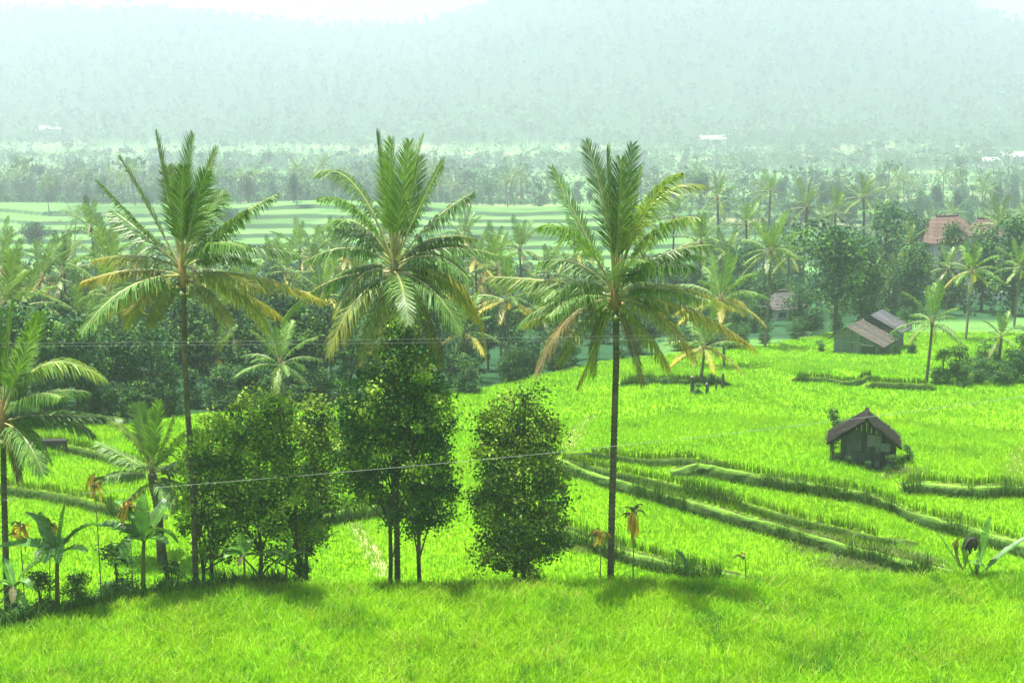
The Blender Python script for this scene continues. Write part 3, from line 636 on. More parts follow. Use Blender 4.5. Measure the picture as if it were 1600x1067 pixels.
def big_tree(label, blobs_px, d, trunks_px, n_cl, per, leaf=.14, cl_r=.205, dark=(.020, .092, .013), lite=(.23, .36, .030), name='clove_tree', zsq=1.0, r=.085, litek=.45, group=None, cat='tree'):
    blobs = []
    for (u, v, ru, rv, dz) in blobs_px:
        c = P(u, v, d + dz); k = np.linalg.norm(c - np.array([0, 0, CAMZ])) / FPX
        blobs.append((c, (ru * k * .9, (ru + rv) * .45 * k * zsq, rv * k * .9)))
    tr = []
    for u, v, dz in trunks_px:
        p = P(u, v, d + dz); p[2] = Hs(p[0], p[1]) - .15; tr.append(p)
    b = tr[0].copy(); e = put(name, None, loc=b, label=label, cat=cat, group=group)
    for tb in tr:
        gt = Geo(); limb_tree(gt, tb, blobs, r, BARK * .75); put('trunk', gt.mesh('tree_trunk', M_bark, b, True), e)
    pts, cc, rr, dz, B = crown_points(blobs, n_cl, per, cl_r, .72)
    dark = np.array(dark); lite = np.array(lite)
    cl_t = np.repeat(rng.random(n_cl), per)
    k = np.clip((rr - .85) * 1.6 + (cl_t - .5) * 1.5 + dz * .35 + litek - .25 + rng.normal(0, .12, len(rr)), 0, 1)[:, None]  # outer and upper clusters paler: young leaves, plus sunlit tops put into the colour
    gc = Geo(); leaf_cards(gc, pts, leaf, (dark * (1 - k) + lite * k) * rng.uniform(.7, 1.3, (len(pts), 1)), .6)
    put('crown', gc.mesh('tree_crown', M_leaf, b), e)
    return e
big_tree('broad clove tree with yellowish leaf tips beside the thin gangly palm', [(345, 700, 52, 62, 0), (400, 655, 55, 42, .4), (435, 640, 38, 30, 0), (335, 775, 45, 60, -.3), (400, 750, 65, 70, 0), (455, 700, 40, 60, .3), (440, 790, 55, 55, -.2), (375, 815, 50, 40, .2), (300, 740, 22, 60, .2), (340, 840, 42, 30, .1), (430, 842, 45, 26, 0), (480, 838, 28, 30, .3), (300, 800, 20, 40, 0)], 49.4,
         [(410, 895, 0), (330, 900, -.6), (318, 900, .3), (470, 893, .2)], 440, 72, litek=.75)
big_tree('narrow clove tree squeezed between the broad clove tree and the tall forked one', [(492, 650, 24, 32, 0), (498, 710, 26, 50, .2), (490, 780, 30, 50, 0), (480, 830, 25, 35, 0)], 51.0, [(478, 890, 0)], 110, 70, litek=.65)
big_tree('tallest clove tree with dark forked trunks in front of the dense palm', [(626, 518, 24, 20, 0), (622, 545, 36, 28, 0), (598, 575, 42, 36, .2), (648, 585, 40, 45, 0), (570, 630, 48, 55, -.2), (625, 640, 55, 60, .3), (675, 650, 36, 65, 0), (550, 690, 36, 50, .3), (600, 710, 55, 55, 0), (665, 730, 45, 60, -.2), (545, 765, 32, 32, 0), (685, 780, 30, 55, .1), (640, 800, 38, 40, 0), (585, 765, 30, 30, .3)], 48.6,
         [(609, 900, 0), (656, 900, -.2)], 500, 74, dark=(.015, .085, .014), lite=(.20, .32, .03), litek=.52)
big_tree('bushy clove tree with foliage down to the ground near the lone palm', [(822, 625, 32, 32, 0), (785, 668, 40, 40, .2), (835, 680, 38, 45, 0), (770, 720, 34, 45, -.2), (820, 745, 55, 55, 0), (865, 765, 32, 48, .2), (765, 790, 30, 45, .2), (800, 825, 52, 45, 0), (850, 830, 38, 40, -.2), (785, 865, 45, 25, 0), (845, 870, 40, 20, 0)], 48.8,
         [(815, 895, 0), (803, 895, .3)], 370, 72, dark=(.019, .085, .013), lite=(.22, .33, .030), litek=.68)

# copied broadleaf trees
def tree_variant(kind, seed):
    """unit tree, about 10 m tall; returns trunk mesh and crown mesh"""
    rs = np.random.default_rng(seed); blobs = []
    if kind == 'round':
        for k in range(11): a = rs.uniform(0, 6.28); r = rs.uniform(0, 2.3); blobs.append(((r * math.cos(a), r * math.sin(a), rs.uniform(4.2, 8.6) - r * .3), (rs.uniform(1.1, 1.9),) * 2 + (rs.uniform(1.0, 1.7),)))
    elif kind == 'tall':
        for k in range(10): z = 2.2 + k * .8; w = 1.6 * math.sin(math.pi * (.12 + .8 * k / 10)) + .25; a = rs.uniform(0, 6.28); blobs.append(((math.cos(a) * w * .35, math.sin(a) * w * .35, z), (w * .8, w * .8, 1.1)))
    elif kind == 'bushy':
        for k in range(12): a = rs.uniform(0, 6.28); r = rs.uniform(0, 1.9); blobs.append(((r * math.cos(a), r * math.sin(a), rs.uniform(1.4, 8.2) - r * .5), (rs.uniform(.9, 1.6),) * 2 + (rs.uniform(.9, 1.6),)))
    else:
        for k in range(12): a = rs.uniform(0, 6.28); r = rs.uniform(1, 3.4); blobs.append(((r * math.cos(a), r * math.sin(a), rs.uniform(5.4, 8.8) - r * .25), (rs.uniform(.9, 1.5),) * 2 + (rs.uniform(.5, .9),)))
    gt = Geo(); limb_tree(gt, (0, 0, -.3), blobs, .19, BARK)
    pts, cc, rr, dz, B = crown_points(blobs, 150, 26, .42)
    cl = np.repeat(rng.random(150), 26); k = np.clip((rr - .7) * 1.3 + (cl - .5) * .9 + rng.normal(0, .15, len(rr)), 0, 1)[:, None]  # outer leaves paler than inner ones: crown highlights put into the colour
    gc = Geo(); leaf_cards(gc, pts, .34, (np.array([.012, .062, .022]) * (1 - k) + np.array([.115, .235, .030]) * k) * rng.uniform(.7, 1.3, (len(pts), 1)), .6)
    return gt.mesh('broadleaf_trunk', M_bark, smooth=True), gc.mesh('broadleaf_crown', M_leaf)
VAR = {k: [tree_variant(k, s * 10 + j) for j in range(n)] for s, (k, n) in enumerate([('round', 3), ('tall', 2), ('bushy', 3), ('spread', 2)])}
def btree(x, y, h, kind, label, group=None, j=0, rot=0, wide=1.0, name='broadleaf_tree', cat='tree'):
    t, c = VAR[kind][j % len(VAR[kind])]; s = h / 9.6
    e = put(name, None, loc=(x, y, Hs(x, y)), rot=(0, 0, rot), label=label, cat=cat, group=group)
    put('trunk', t, e, scale=(s * wide, s * wide, s)); put('crown', c, e, scale=(s * wide, s * wide, s)); return e
def btree_px(u, vtop, d, kind, label, **k):
    p = P(u, vtop, d); return btree(p[0], d, p[2] - Hs(p[0], d), kind, label, **k)
btree_px(1312, 345, 142, 'round', 'broad round-crowned tree standing behind the plank barn', wide=1.15, j=0)
btree_px(1352, 375, 150, 'tall', 'narrow tree leaning against the broad round-crowned tree', j=1)
btree_px(1385, 303, 190, 'bushy', 'hazy dense tree between palms behind the broad round tree', j=1)
btree_px(1435, 318, 215, 'round', 'hazy round tree beside the red tiled roof', j=1, wide=.8)
btree_px(1430, 385, 160, 'tall', 'narrow dark tree below the red tiled roof', j=0, wide=1.2)
btree_px(1400, 400, 165, 'bushy', 'leafy tree below the corner of the red tiled roof', j=2)
btree_px(1490, 345, 175, 'bushy', 'leafy tree standing against the red tiled roof', j=0, wide=.9)
btree_px(1540, 360, 170, 'tall', 'narrow tree at the far end of the red tiled roof', j=0, wide=1.2)
btree_px(1592, 345, 165, 'tall', 'narrow dark tree cut by the picture edge above the hedge', j=1, wide=1.3)
btree_px(1505, 262, 560, 'bushy', 'solitary hazy dome-shaped tree in the far pale paddies', j=0)
btree_px(1585, 268, 560, 'bushy', 'hazy dome-shaped tree by the edge of the far paddies', j=1)
btree_px(1250, 430, 150, 'bushy', 'small leafy tree beside the slim palm at the field edge', j=2)

# tree belt in the hollow
rs = random.Random(11)
gA = 'broadleaf trees of the dark belt beyond the low fields'; lA = 'dense broadleaf tree in the dark belt beyond the low fields'
placed = 0
for u, d0, h in [(u + rs.uniform(-18, 18), dd, rs.uniform(6, 10)) for dd in (2, 11, 24, 42, 65) for u in range(-60, 1010, 62)]:
    fy = np.interp((u - 800) / FPX, _fx, _fy); d = fy + d0 + rs.uniform(-1.5, 6); x = P(u, 500, d)[0]
    top = P(u, rs.uniform(440, 520) - d0 * .8, d)[2]; gz = Hs(x, d); hh = min(h, max(top - gz, 3.5))
    kind = rs.choice(['round', 'bushy', 'bushy', 'tall', 'round', 'spread']) if d0 > 5 else rs.choice(['bushy', 'bushy', 'tall', 'round'])
    kw = {'round': 'round-crowned', 'bushy': 'bushy low-branched', 'tall': 'narrow upright', 'spread': 'flat spreading'}[kind]; rw = {2: 'first row of', 11: 'second row of', 24: 'middle of', 42: 'deeper part of', 65: 'farthest row of'}[d0]
    btree(x, d, hh, kind, kw + ' tree in the ' + (rw + (' in' if 'row' in rw and 'of' not in rw else '')) + ' the dark tree belt', kw + ' belt trees, ' + rw, rs.randrange(3), rs.uniform(0, 6.28), rs.uniform(.85, 1.15)); placed += 1
gB = 'broadleaf trees of the hazy wood behind the barn'; lB = 'broadleaf tree in the hazy wood beyond the plank barn'
for k in range(62):
    u = rs.uniform(1000, 1680); d = rs.uniform(150, 270) if u < 1390 else rs.uniform(190, 285)
    x = P(u, 500, d)[0]; h = rs.uniform(4.5, 8.5)
    kd = rs.choice(['round', 'bushy', 'tall', 'bushy']); kw = {'round': 'round-crowned', 'bushy': 'bushy', 'tall': 'narrow upright'}[kd]; rw = 'among the palms' if u < 1390 else 'around the red tiled roofs'
    btree(x, d, h, kd, kw + ' hazy tree beyond the plank barn ' + rw, kw + ' hazy trees ' + rw, rs.randrange(3), rs.uniform(0, 6.28), rs.uniform(.85, 1.1))

# shrubs
barn_xy = G(1337, 553)
gS = 'shrubs edging the field and grove'; lS = 'leafy shrub at the foot of the grove where the field ends'
for k in range(80):
    u = rs.uniform(-30, 1260) if k < 46 else rs.uniform(-30, 560); fy = np.interp((u - 800) / FPX, _fx, _fy); d = fy + rs.uniform(-.8, 3.0); x = P(u, 500, d)[0]
    near = 'behind the gangly palm' if u < 330 else 'behind the clove trees' if u < 800 else 'between the lone palm and the slim palm'
    btree(x, d, rs.uniform(1.4, 3.0), 'bushy', 'leafy shrub edging the grove ' + near, 'grove edge shrubs ' + near, rs.randrange(3), rs.uniform(0, 6.28), rs.uniform(1.2, 1.8), 'shrub', 'shrub')
for k in range(60):
    u = rs.uniform(980, 1420); d = rs.uniform(128, 215); x = P(u, 500, d)[0]
    if np.hypot(x - barn_xy[0], d - barn_xy[1]) < 13: continue
    btree(x, d, rs.uniform(1.4, 3.6), 'bushy', 'low bushy undergrowth shrub in the wood behind the plank barn', 'undergrowth shrubs behind the plank barn', rs.randrange(3), rs.uniform(0, 6.28), rs.uniform(1.2, 1.8), 'shrub', 'shrub')
for k, (u, vt, d, w) in enumerate([(1475, 545, 103, 1.5), (1500, 535, 104.5, 1.4), (1528, 555, 103, 1.6), (1555, 550, 104, 1.5), (1585, 540, 103.5, 1.6), (1620, 535, 104, 1.5), (1510, 570, 101, 1.7), (1570, 560, 101.5, 1.6), (1540, 530, 108, 1.3), (1600, 520, 109, 1.3)]):
    btree_px(u, vt, d, 'bushy', 'dark shrub in the thick hedge beside the field with the small huts', group='shrubs of the dark hedge', j=k, rot=k, wide=w, name='hedge_shrub', cat='shrub')

# ------------------------------------------------------------------ middle-distance trees beyond the grove
PCV = []
for k in range(3):
    gg = Geo()
    for q in range(15):
        az = q * 2.399 + k; kk = q / 14; el = 1.25 - 1.75 * kk + rng.uniform(-.12, .12); L = 3.9 * rng.uniform(.85, 1.1); h = np.array([math.cos(az), math.sin(az), 0])
        p1 = (h * math.cos(el) + np.array([0, 0, math.sin(el)])) * L * .55; e2 = el - .35 - .6 * kk; p2 = p1 + (h * math.cos(e2) + np.array([0, 0, math.sin(e2)])) * L * .5
        frond(gg, (0, 0, 0), p1, p2, nleaf=16, llen=1.0, hang=.7, fresh=.3, yellow=.4 if q == 13 else 0, width=.2)
    PCV.append(gg.mesh('far_palm_crown', M_palm))
rq = random.Random(5); nb = npm = 0
for k in range(1600):
    d = math.sqrt(rq.uniform(285 ** 2, 560 ** 2)); a_ = rq.uniform(-.44, .44); x = a_ * d
    wv_ = float(woods(np.array([x]), np.array([d]))[0])
    crest = 400 < d < 446 and a_ < .1
    if rq.random() > (.16 if crest else .03) + .5 * wv_: continue
    side = 'beyond the stepped valley paddies' if a_ < .05 else 'beyond the red tiled roofs'
    if npm < 75 and rq.random() < .42:
        h = rq.uniform(7, 12); e = put('coconut_palm', None, loc=(x, d, Hs(x, d)), rot=(0, 0, rq.uniform(0, 6.28)), label='hazy distant coconut palm in the wood ' + side, cat='palm tree', group='distant palms ' + side)
        put('trunk', TV[k % 3], e, (0, 0, -.2), (0, 0, 0), (10, 10, h)); put('crown', PCV[k % 3], e, (.03 * math.sin(2 + k % 3) * 10, .03 * math.sin(3 + (k % 3) * 2) * 10, h - .2)); npm += 1
    elif nb < 135:
        kd = rq.choice(['round', 'bushy', 'tall', 'bushy']); kw = {'round': 'round-crowned', 'bushy': 'bushy', 'tall': 'narrow upright'}[kd]
        btree(x, d, rq.uniform(5, 10), kd, 'distant ' + kw + ' tree in the wood ' + side, 'distant ' + kw + ' trees ' + side, rq.randrange(3), rq.uniform(0, 6.28), rq.uniform(.9, 1.3)); nb += 1

# ------------------------------------------------------------------ far woods
def scatter_far(name, label, n, yr, fn, tmpl_q, size, hr, mat, palmk=.0, amax=.55, seed=3):
    r = np.random.default_rng(seed); y = np.sqrt(r.uniform(yr[0] ** 2, yr[1] ** 2, n)); a = r.uniform(-amax, amax, n); x = a * y
    k = r.random(n) < fn(x, y); x, y = x[k], y[k]; n = len(x); z = H(x, y); h = r.uniform(hr[0], hr[1], n) * np.where(r.random(n) < .1, 1.4, 1)
    gg = Geo(); m = tmpl_q
    # each tree: m cards around an egg-shaped crown plus a trunk blade pair
    d = nrm(r.normal(0, 1, (n, m, 3))); rad = r.uniform(.25, 1.0, (n, m, 1)); wd = (h * r.uniform(.22, .55, n))[:, None, None]
    tall = r.random(n) < palmk
    wd = np.where(tall[:, None, None], wd * .8, wd)
    cz = np.where(tall, .84, .5)[:, None]; rz = np.where(tall, .16, .5)[:, None]
    c = np.concatenate([x[:, None, None] + d[..., :1] * rad * wd, y[:, None, None] + d[..., 1:2] * rad * wd, (z[:, None] + h[:, None] * (cz + rz * d[..., 2] * rad[..., 0]))[..., None]], -1).reshape(-1, 3)
    base = np.repeat((np.array([.055, .125, .042] if yr[0] > 100 else [.022, .080, .026]) * r.uniform(.6, 1.7, (n, 1)) + np.array([.03, .03, 0]) * (r.random((n, 1)) < .25)), m, 0)
    sz = np.repeat(h * size, m)
    nv = nrm(r.normal(0, 1, (n * m, 3)) + np.array([0, 0, .5])); aa = nrm(np.cross(nv, r.normal(0, 1, (n * m, 3)))); bb = np.cross(nv, aa); s = (sz * r.uniform(.6, 1.3, n * m))[:, None]
    v = np.stack([c - aa * s * .5, c + bb * s * .35, c + aa * s * .5, c - bb * s * .35], 1)
    gg.add(v.reshape(-1, 3), None, np.arange(4 * n * m).reshape(-1, 4), np.repeat(base[:, None], 4, 1).reshape(-1, 3))
    w = (h * np.where(tall, .016, .006))[:, None]; b0 = np.c_[x, y, z - .3]; t0 = b0 + np.c_[0 * h, 0 * h, h * .85]
    for ax in (np.array([1, 0, 0]), np.array([0, 1, 0])):
        v = np.stack([b0 - ax * w, b0 + ax * w, t0 + ax * w * .6, t0 - ax * w * .6], 1)
        gg.add(v.reshape(-1, 3), None, np.arange(4 * n).reshape(-1, 4), BARK * 1.2)
    put(name, gg.mesh(name, mat), kind='stuff', label=label)
def under_mask(x, y):
    f = (y > forest_y(x, y) + 2.5) & (y < 275); o = fbm(x / 22, y / 22, 77)
    m = np.where(f, 1.0 - .9 * sstep(.60, .68, o) * (x > 12), 0) + np.where(y >= 275, np.clip(woods(x, y) * 1.2, 0, 1), 0)
    return m * (np.hypot(x - barn_xy[0], y - barn_xy[1] - 3) > 9)
scatter_far('undergrowth', 'tangled low undergrowth below the trees of the grove and woods', 9000, (84, 560), under_mask, 26, .22, (1.2, 3.6), M_far, 0, .46, 9)
scatter_far('valley_woodland', 'hazy mixed woodland and palms across the valley floor', 10000, (540, 1290), lambda x, y: np.clip(woods(x, y) * .85 + .10, 0, 1), 54, .14, (6, 13), M_far, .25, .5, 3)
scatter_far('hillside_forest', 'pale hazy forest covering the far hills', 11000, (1250, 2350), lambda x, y: 0 * x + .75, 14, .34, (7, 15), M_far, .12, .5, 4)

# ------------------------------------------------------------------ buildings
def part(name, geo, mat, e, o, smooth=False): return put(name, geo.mesh(name, mat, o, smooth), e)
class Frame:
    """local axes of a building: right, forward (away), up"""
    def __init__(s, o, rz): s.o = np.array(o, float); s.r = np.array([math.cos(rz), math.sin(rz), 0]); s.f = np.array([-math.sin(rz), math.cos(rz), 0])
    def __call__(s, x, y, z): return s.o + s.r * x + s.f * y + np.array([0, 0, z])
def fbox(F, a, b, c, geo=None):
    geo = geo or Geo(); (x0, y0, z0), (x1, y1, z1) = a, b
    hexa(geo, [F(x0, y0, z0), F(x1, y0, z0), F(x1, y1, z0), F(x0, y1, z0)], [F(x0, y0, z1), F(x1, y0, z1), F(x1, y1, z1), F(x0, y1, z1)], c); return geo
def slab(F, p, th, c, geo=None):
    """four local corner points (ccw from above) given thickness downwards"""
    geo = geo or Geo(); hexa(geo, [F(x, y, z - th) for x, y, z in p], [F(x, y, z) for x, y, z in p], c); return geo

# field hut with thatched gable
o = G(1352, 731); F = Frame((o[0], o[1], Hs(o[0], o[1] + 1.2)), R(-14)); k = o[1] * 1.03 / FPX
def lx(u): return (u - 1352) * k
def lz(v): return (733 - v) * k
hut = put('field_hut', None, loc=F.o, label='small dilapidated field hut with dark thatched gable and patched grey walls', cat='hut')
ap = (lx(1351), lz(656)); el = (lx(1294), lz(693)); er = (lx(1403), lz(694)); dep = 1.7
TH = np.array([.011, .0095, .0065])
def thatch_side(a, b, n):
    # overlapping thatch courses from eave to ridge
    for j in range(n):
        t0 = j / n - .03; t1 = (j + 1) / n + .05; z = .06 + .012 * j
        p = lambda t, yy: (a[0] + (b[0] - a[0]) * t, yy, a[1] + (b[1] - a[1]) * t + z)
        ys = [-.45, dep + .35]; q = [p(t0, ys[0]), p(t0, ys[1]), p(t1, ys[1]), p(t1, ys[0])]
        if a[0] > b[0]: q = q[::-1]
        q = [(x + random.uniform(-.03, .03), yy + random.uniform(-.08, .08), z_ + random.uniform(-.02, .02)) for x, yy, z_ in q]
        g_ = slab(F, q, .10, TH * random.uniform(.7, 1.3)); part('thatch_course', g_, M_thatch, hut, F.o)
thatch_side(el, ap, 6); thatch_side(er, ap, 6)
g_ = Geo(); tube(g_, [F(ap[0], y_, ap[1] + .14 + random.uniform(-.02, .02)) for y_ in np.linspace(-.5, dep + .4, 8)], .10, 6, TH * .8); part('ridge_cap', g_, M_thatch, hut, F.o)
# ragged thatch ends hanging over the gable
g_ = Geo()
for (a, b) in ((el, ap), (er, ap)):
    for j in range(60):
        t = random.random(); x_ = a[0] + (b[0] - a[0]) * t; z_ = a[1] + (b[1] - a[1]) * t; w_ = .03; h_ = random.uniform(.05, .22); y_ = -.45 + random.uniform(-.02, .05)
        g_.add([F(x_ - w_, y_, z_ + .05), F(x_ + w_, y_, z_ + .05), F(x_ + random.uniform(-.04, .04), y_ - .03, z_ - h_)], [(0, 1, 2)], None, TH * random.uniform(.7, 1.5))
part('thatch_fringe', g_, M_thatch, hut, F.o)
g_ = Geo()
for (a, b) in ((el, ap), (er, ap)):
    for j in range(420):
        t = random.random(); yy_ = random.uniform(-.5, dep + .4); L_ = random.uniform(.2, .5); t2 = t - L_ / 2.0; w_ = random.uniform(.012, .03); zz_ = random.uniform(.13, .2)
        q0 = (a[0] + (b[0] - a[0]) * t, a[1] + (b[1] - a[1]) * t + zz_); q1 = (a[0] + (b[0] - a[0]) * t2, a[1] + (b[1] - a[1]) * t2 + zz_ + random.uniform(-.08, .06)); sk = random.uniform(-.1, .1)
        g_.add([F(q0[0], yy_ - w_, q0[1]), F(q0[0], yy_ + w_, q0[1]), F(q1[0], yy_ + sk + w_ * .5, q1[1]), F(q1[0], yy_ + sk - w_ * .5, q1[1])], None, [(0, 1, 2, 3)], TH * random.uniform(.4, 2.6))
part('thatch_straw', g_, M_thatch, hut, F.o)
wl, wr = lx(1314), lx(1396)
def roof_z(x_): return np.interp(x_, [el[0], ap[0], er[0]], [el[1], ap[1], er[1]]) - .08
xs = np.linspace(wl, wr, 12)
for j in range(11):
    a, b = xs[j] + .008, xs[j + 1] - .008
    g_ = Geo(); yj = random.uniform(-.02, .03); zb = random.uniform(-.05, .15)
    cc = random.choice([np.array([.05, .06, .055]), np.array([.08, .09, .085]), np.array([.03, .03, .027]), np.array([.10, .11, .105]), np.array([.045, .04, .035])])
    hexa(g_, [F(a, yj, zb), F(b, yj, zb), F(b, yj + .03, zb), F(a, yj + .03, zb)], [F(a, yj, roof_z(a)), F(b, yj, roof_z(b)), F(b, yj + .03, roof_z(b)), F(a, yj + .03, roof_z(a))], cc); part('wall_plank', g_, M_wood, hut, F.o)
for (x0, z0, x1, z1, c_) in [(.05, 1.15, .75, 1.75, .26), (.70, .95, 1.20, 1.35, .30), (-.62, .9, -.25, 1.4, .16), (-.45, .35, -.05, .75, .12), (.30, .45, .85, .85, .07), (-.95, 1.05, -.6, 1.3, .18)]:
    g_ = fbox(F, (x0, -.06, z0), (x1, -.035, z1), np.array([c_, c_ * 1.06, c_ * 1.05]) * .5); part('patch_board', g_, M_wood, hut, F.o)
for (x0, y0, x1, y1) in [(wl, .05, wl + .04, dep), (wr - .04, .05, wr, dep)]:
    g_ = fbox(F, (x0, y0, 0), (x1, y1, min(roof_z(x0), roof_z(x1)) - .02), np.array([.07, .065, .055])); part('side_wall', g_, M_wood, hut, F.o)
g_ = Geo(); hexa(g_, [F(wl, dep - .03, 0), F(wr, dep - .03, 0), F(wr, dep, 0), F(wl, dep, 0)], [F(wl, dep - .03, roof_z(wl) - .02), F(wr, dep - .03, roof_z(wr) - .02), F(wr, dep, roof_z(wr) - .02), F(wl, dep, roof_z(wl) - .02)], np.array([.06, .055, .05])); part('back_wall', g_, M_wood, hut, F.o)
for x_, y_ in ((lx(1301), -.3), (lx(1297), dep), (lx(1301), dep * .5), (wl, -.1), (wr, -.08)):
    g_ = Geo(); tube(g_, [F(x_, y_, -.2), F(x_ + .02, y_, roof_z(x_) * .5), F(x_, y_, roof_z(x_) + .04)], .045, 6, np.array([.07, .06, .045])); part('post', g_, M_wood, hut, F.o)
for zz_, xa, xb in ((lz(693), lx(1292), lx(1320)), (lz(716), lx(1300), lx(1316))):
    g_ = Geo(); tube(g_, [F(xa, -.32, zz_), F(xb, -.32, zz_ + .01)], .03, 6, np.array([.07, .06, .045])); part('rail', g_, M_wood, hut, F.o)
for (x_, y_, h_, w_, lab) in [(lx(1392), -.8, .9, 1.9, 'dark shrub grown against the front wall of the thatched field hut'), (lx(1356), -.7, .55, 2.0, 'low dark shrub below the patched wall of the thatched field hut'), (lx(1416), 1.0, 1.0, 1.3, 'shrub at the side of the thatched field hut away from its open porch'), (lx(1326), -.55, .5, 2.0, 'small shrub at the porch corner of the thatched field hut'), (lx(1300), 3.4, 2.3, .8, 'thin sapling behind the open porch of the thatched field hut')]:
    q = F(x_, y_, 0); btree(q[0], q[1], h_, 'bushy', lab, None, int(h_ * 7), h_ * 9, w_, 'shrub', 'shrub')

# plank barn with two tin roofs
o = G(1337, 553); F = Frame((o[0], o[1], Hs(o[0], o[1] + 1)), R(-30)); k = o[1] * 1.02 / FPX
barn = put('plank_barn', None, loc=F.o, label='grey plank barn with brown tin roof and a lower second roof behind', cat='barn')
W0, W1, D_ = -2.05, 2.1, 4.6; APX, APZ = -.85, 2.55; EL, ER = (-2.75, 1.15), (2.65, .98)
GREY = np.array([.10, .125, .12])
def bz(x_): return np.interp(x_, [EL[0], APX, ER[0]], [EL[1], APZ, ER[1]]) - .05
xs = np.linspace(W0, W1, 15)
for j in range(14):
    a, b = xs[j] + .008, xs[j + 1] - .008; g_ = Geo(); yj = random.uniform(-.015, .015)
    sh = GREY * random.uniform(.75, 1.35) 
    hexa(g_, [F(a, yj, -.05), F(b, yj, -.05), F(b, yj + .04, -.05), F(a, yj + .04, -.05)], [F(a, yj, bz(a)), F(b, yj, bz(b)), F(b, yj + .04, bz(b)), F(a, yj + .04, bz(a))], sh); part('wall_plank', g_, M_wood, barn, F.o)
part('rail', fbox(F, (W0 - .05, -.09, 1.08), (W1 * .35, -.03, 1.2), GREY * 1.5), M_wood, barn, F.o)
part('door', fbox(F, (.55, -.06, 0), (1.75, -.025, .95), GREY * .35), M_wood, barn, F.o)
part('door_shelf', fbox(F, (.5, -.25, .95), (1.6, -.04, 1.03), np.array([.3, .33, .32])), M_wood, barn, F.o)
for x0 in (W0, W1 - .05): part('side_wall', fbox(F, (x0, .05, -.05), (x0 + .05, D_, bz(x0) - .03), GREY * .9), M_wood, barn, F.o)
g_ = Geo(); hexa(g_, [F(W0, D_ - .05, 0), F(W1, D_ - .05, 0), F(W1, D_, 0), F(W0, D_, 0)], [F(W0, D_ - .05, bz(W0)), F(W1, D_ - .05, bz(W1)), F(W1, D_, bz(W1)), F(W0, D_, bz(W0))], GREY); part('back_wall', g_, M_wood, barn, F.o)
TIN = np.array([.056, .050, .042])
for j in range(6):   # overlapping tin sheets, right slope
    y0 = -.45 + j * (D_ + .8) / 6; y1 = y0 + (D_ + .8) / 6 + .05
    part('roof_sheet', slab(F, [(ER[0], y0, ER[1] + .01 * (j % 2)), (ER[0], y1, ER[1] + .01 * (j % 2)), (APX, y1, APZ + .01 * (j % 2)), (APX, y0, APZ + .01 * (j % 2))], .04, TIN * random.uniform(.8, 1.25)), M_tin, barn, F.o)
    part('roof_sheet', slab(F, [(APX, y0, APZ + .012 * (j % 2)), (APX, y1, APZ + .012 * (j % 2)), (EL[0], y1, EL[1] + .01 * (j % 2)), (EL[0], y0, EL[1] + .01 * (j % 2))], .04, TIN * random.uniform(.45, .7)), M_tin, barn, F.o)
# second block
bx0, bx1, by0, by1 = -1.3, 2.3, D_ + .3, D_ + 3.0
part('rear_wall', fbox(F, (bx0, by0, -.1), (bx1, by1, 1.9), GREY * .8), M_wood, barn, F.o)
for j in range(4):
    y0 = by0 - .4 + j; y1 = y0 + 1.05
    part('roof_sheet', slab(F, [(bx1 + .6, y0, 1.55), (bx1 + .6, y1, 1.55), (-.1, y1, 3.0 + .01 * (j % 2)), (-.1, y0, 3.0 + .01 * (j % 2))], .04, np.array([.055, .056, .06]) * random.uniform(.85, 1.2)), M_tin, barn, F.o)
    part('roof_sheet', slab(F, [(-.1, y0, 3.0 + .012 * (j % 2)), (-.1, y1, 3.0 + .012 * (j % 2)), (bx0 - .6, y1, 1.6), (bx0 - .6, y0, 1.6)], .04, np.array([.07, .068, .07])), M_tin, barn, F.o)
g_ = Geo(); g_.add([F(bx0, by0 - .01, 1.9), F(bx1, by0 - .01, 1.9), F(-.1, by0 - .01, 2.92), F(bx0, by0 + .04, 1.9), F(bx1, by0 + .04, 1.9), F(-.1, by0 + .04, 2.92)], [(0, 1, 2), (3, 5, 4)], None, GREY * .5); part('gable', g_, M_wood, barn, F.o)
for (x_, y_, h_, w_, lab) in [(-3.3, .3, 1.2, 1.4, 'low shrub at the end of the plank barn under its longer roof slope'), (3.2, 1.2, 2.2, 1.0, 'yellowish shrub by the front corner of the plank barn'), (4.4, 2.6, 1.8, 1.2, 'round shrub between the plank barn and the hedge')]:
    q = F(x_, y_, 0); btree(q[0], q[1], h_, 'bushy', lab, None, int(h_ * 7), h_ * 9, w_, 'shrub', 'shrub')

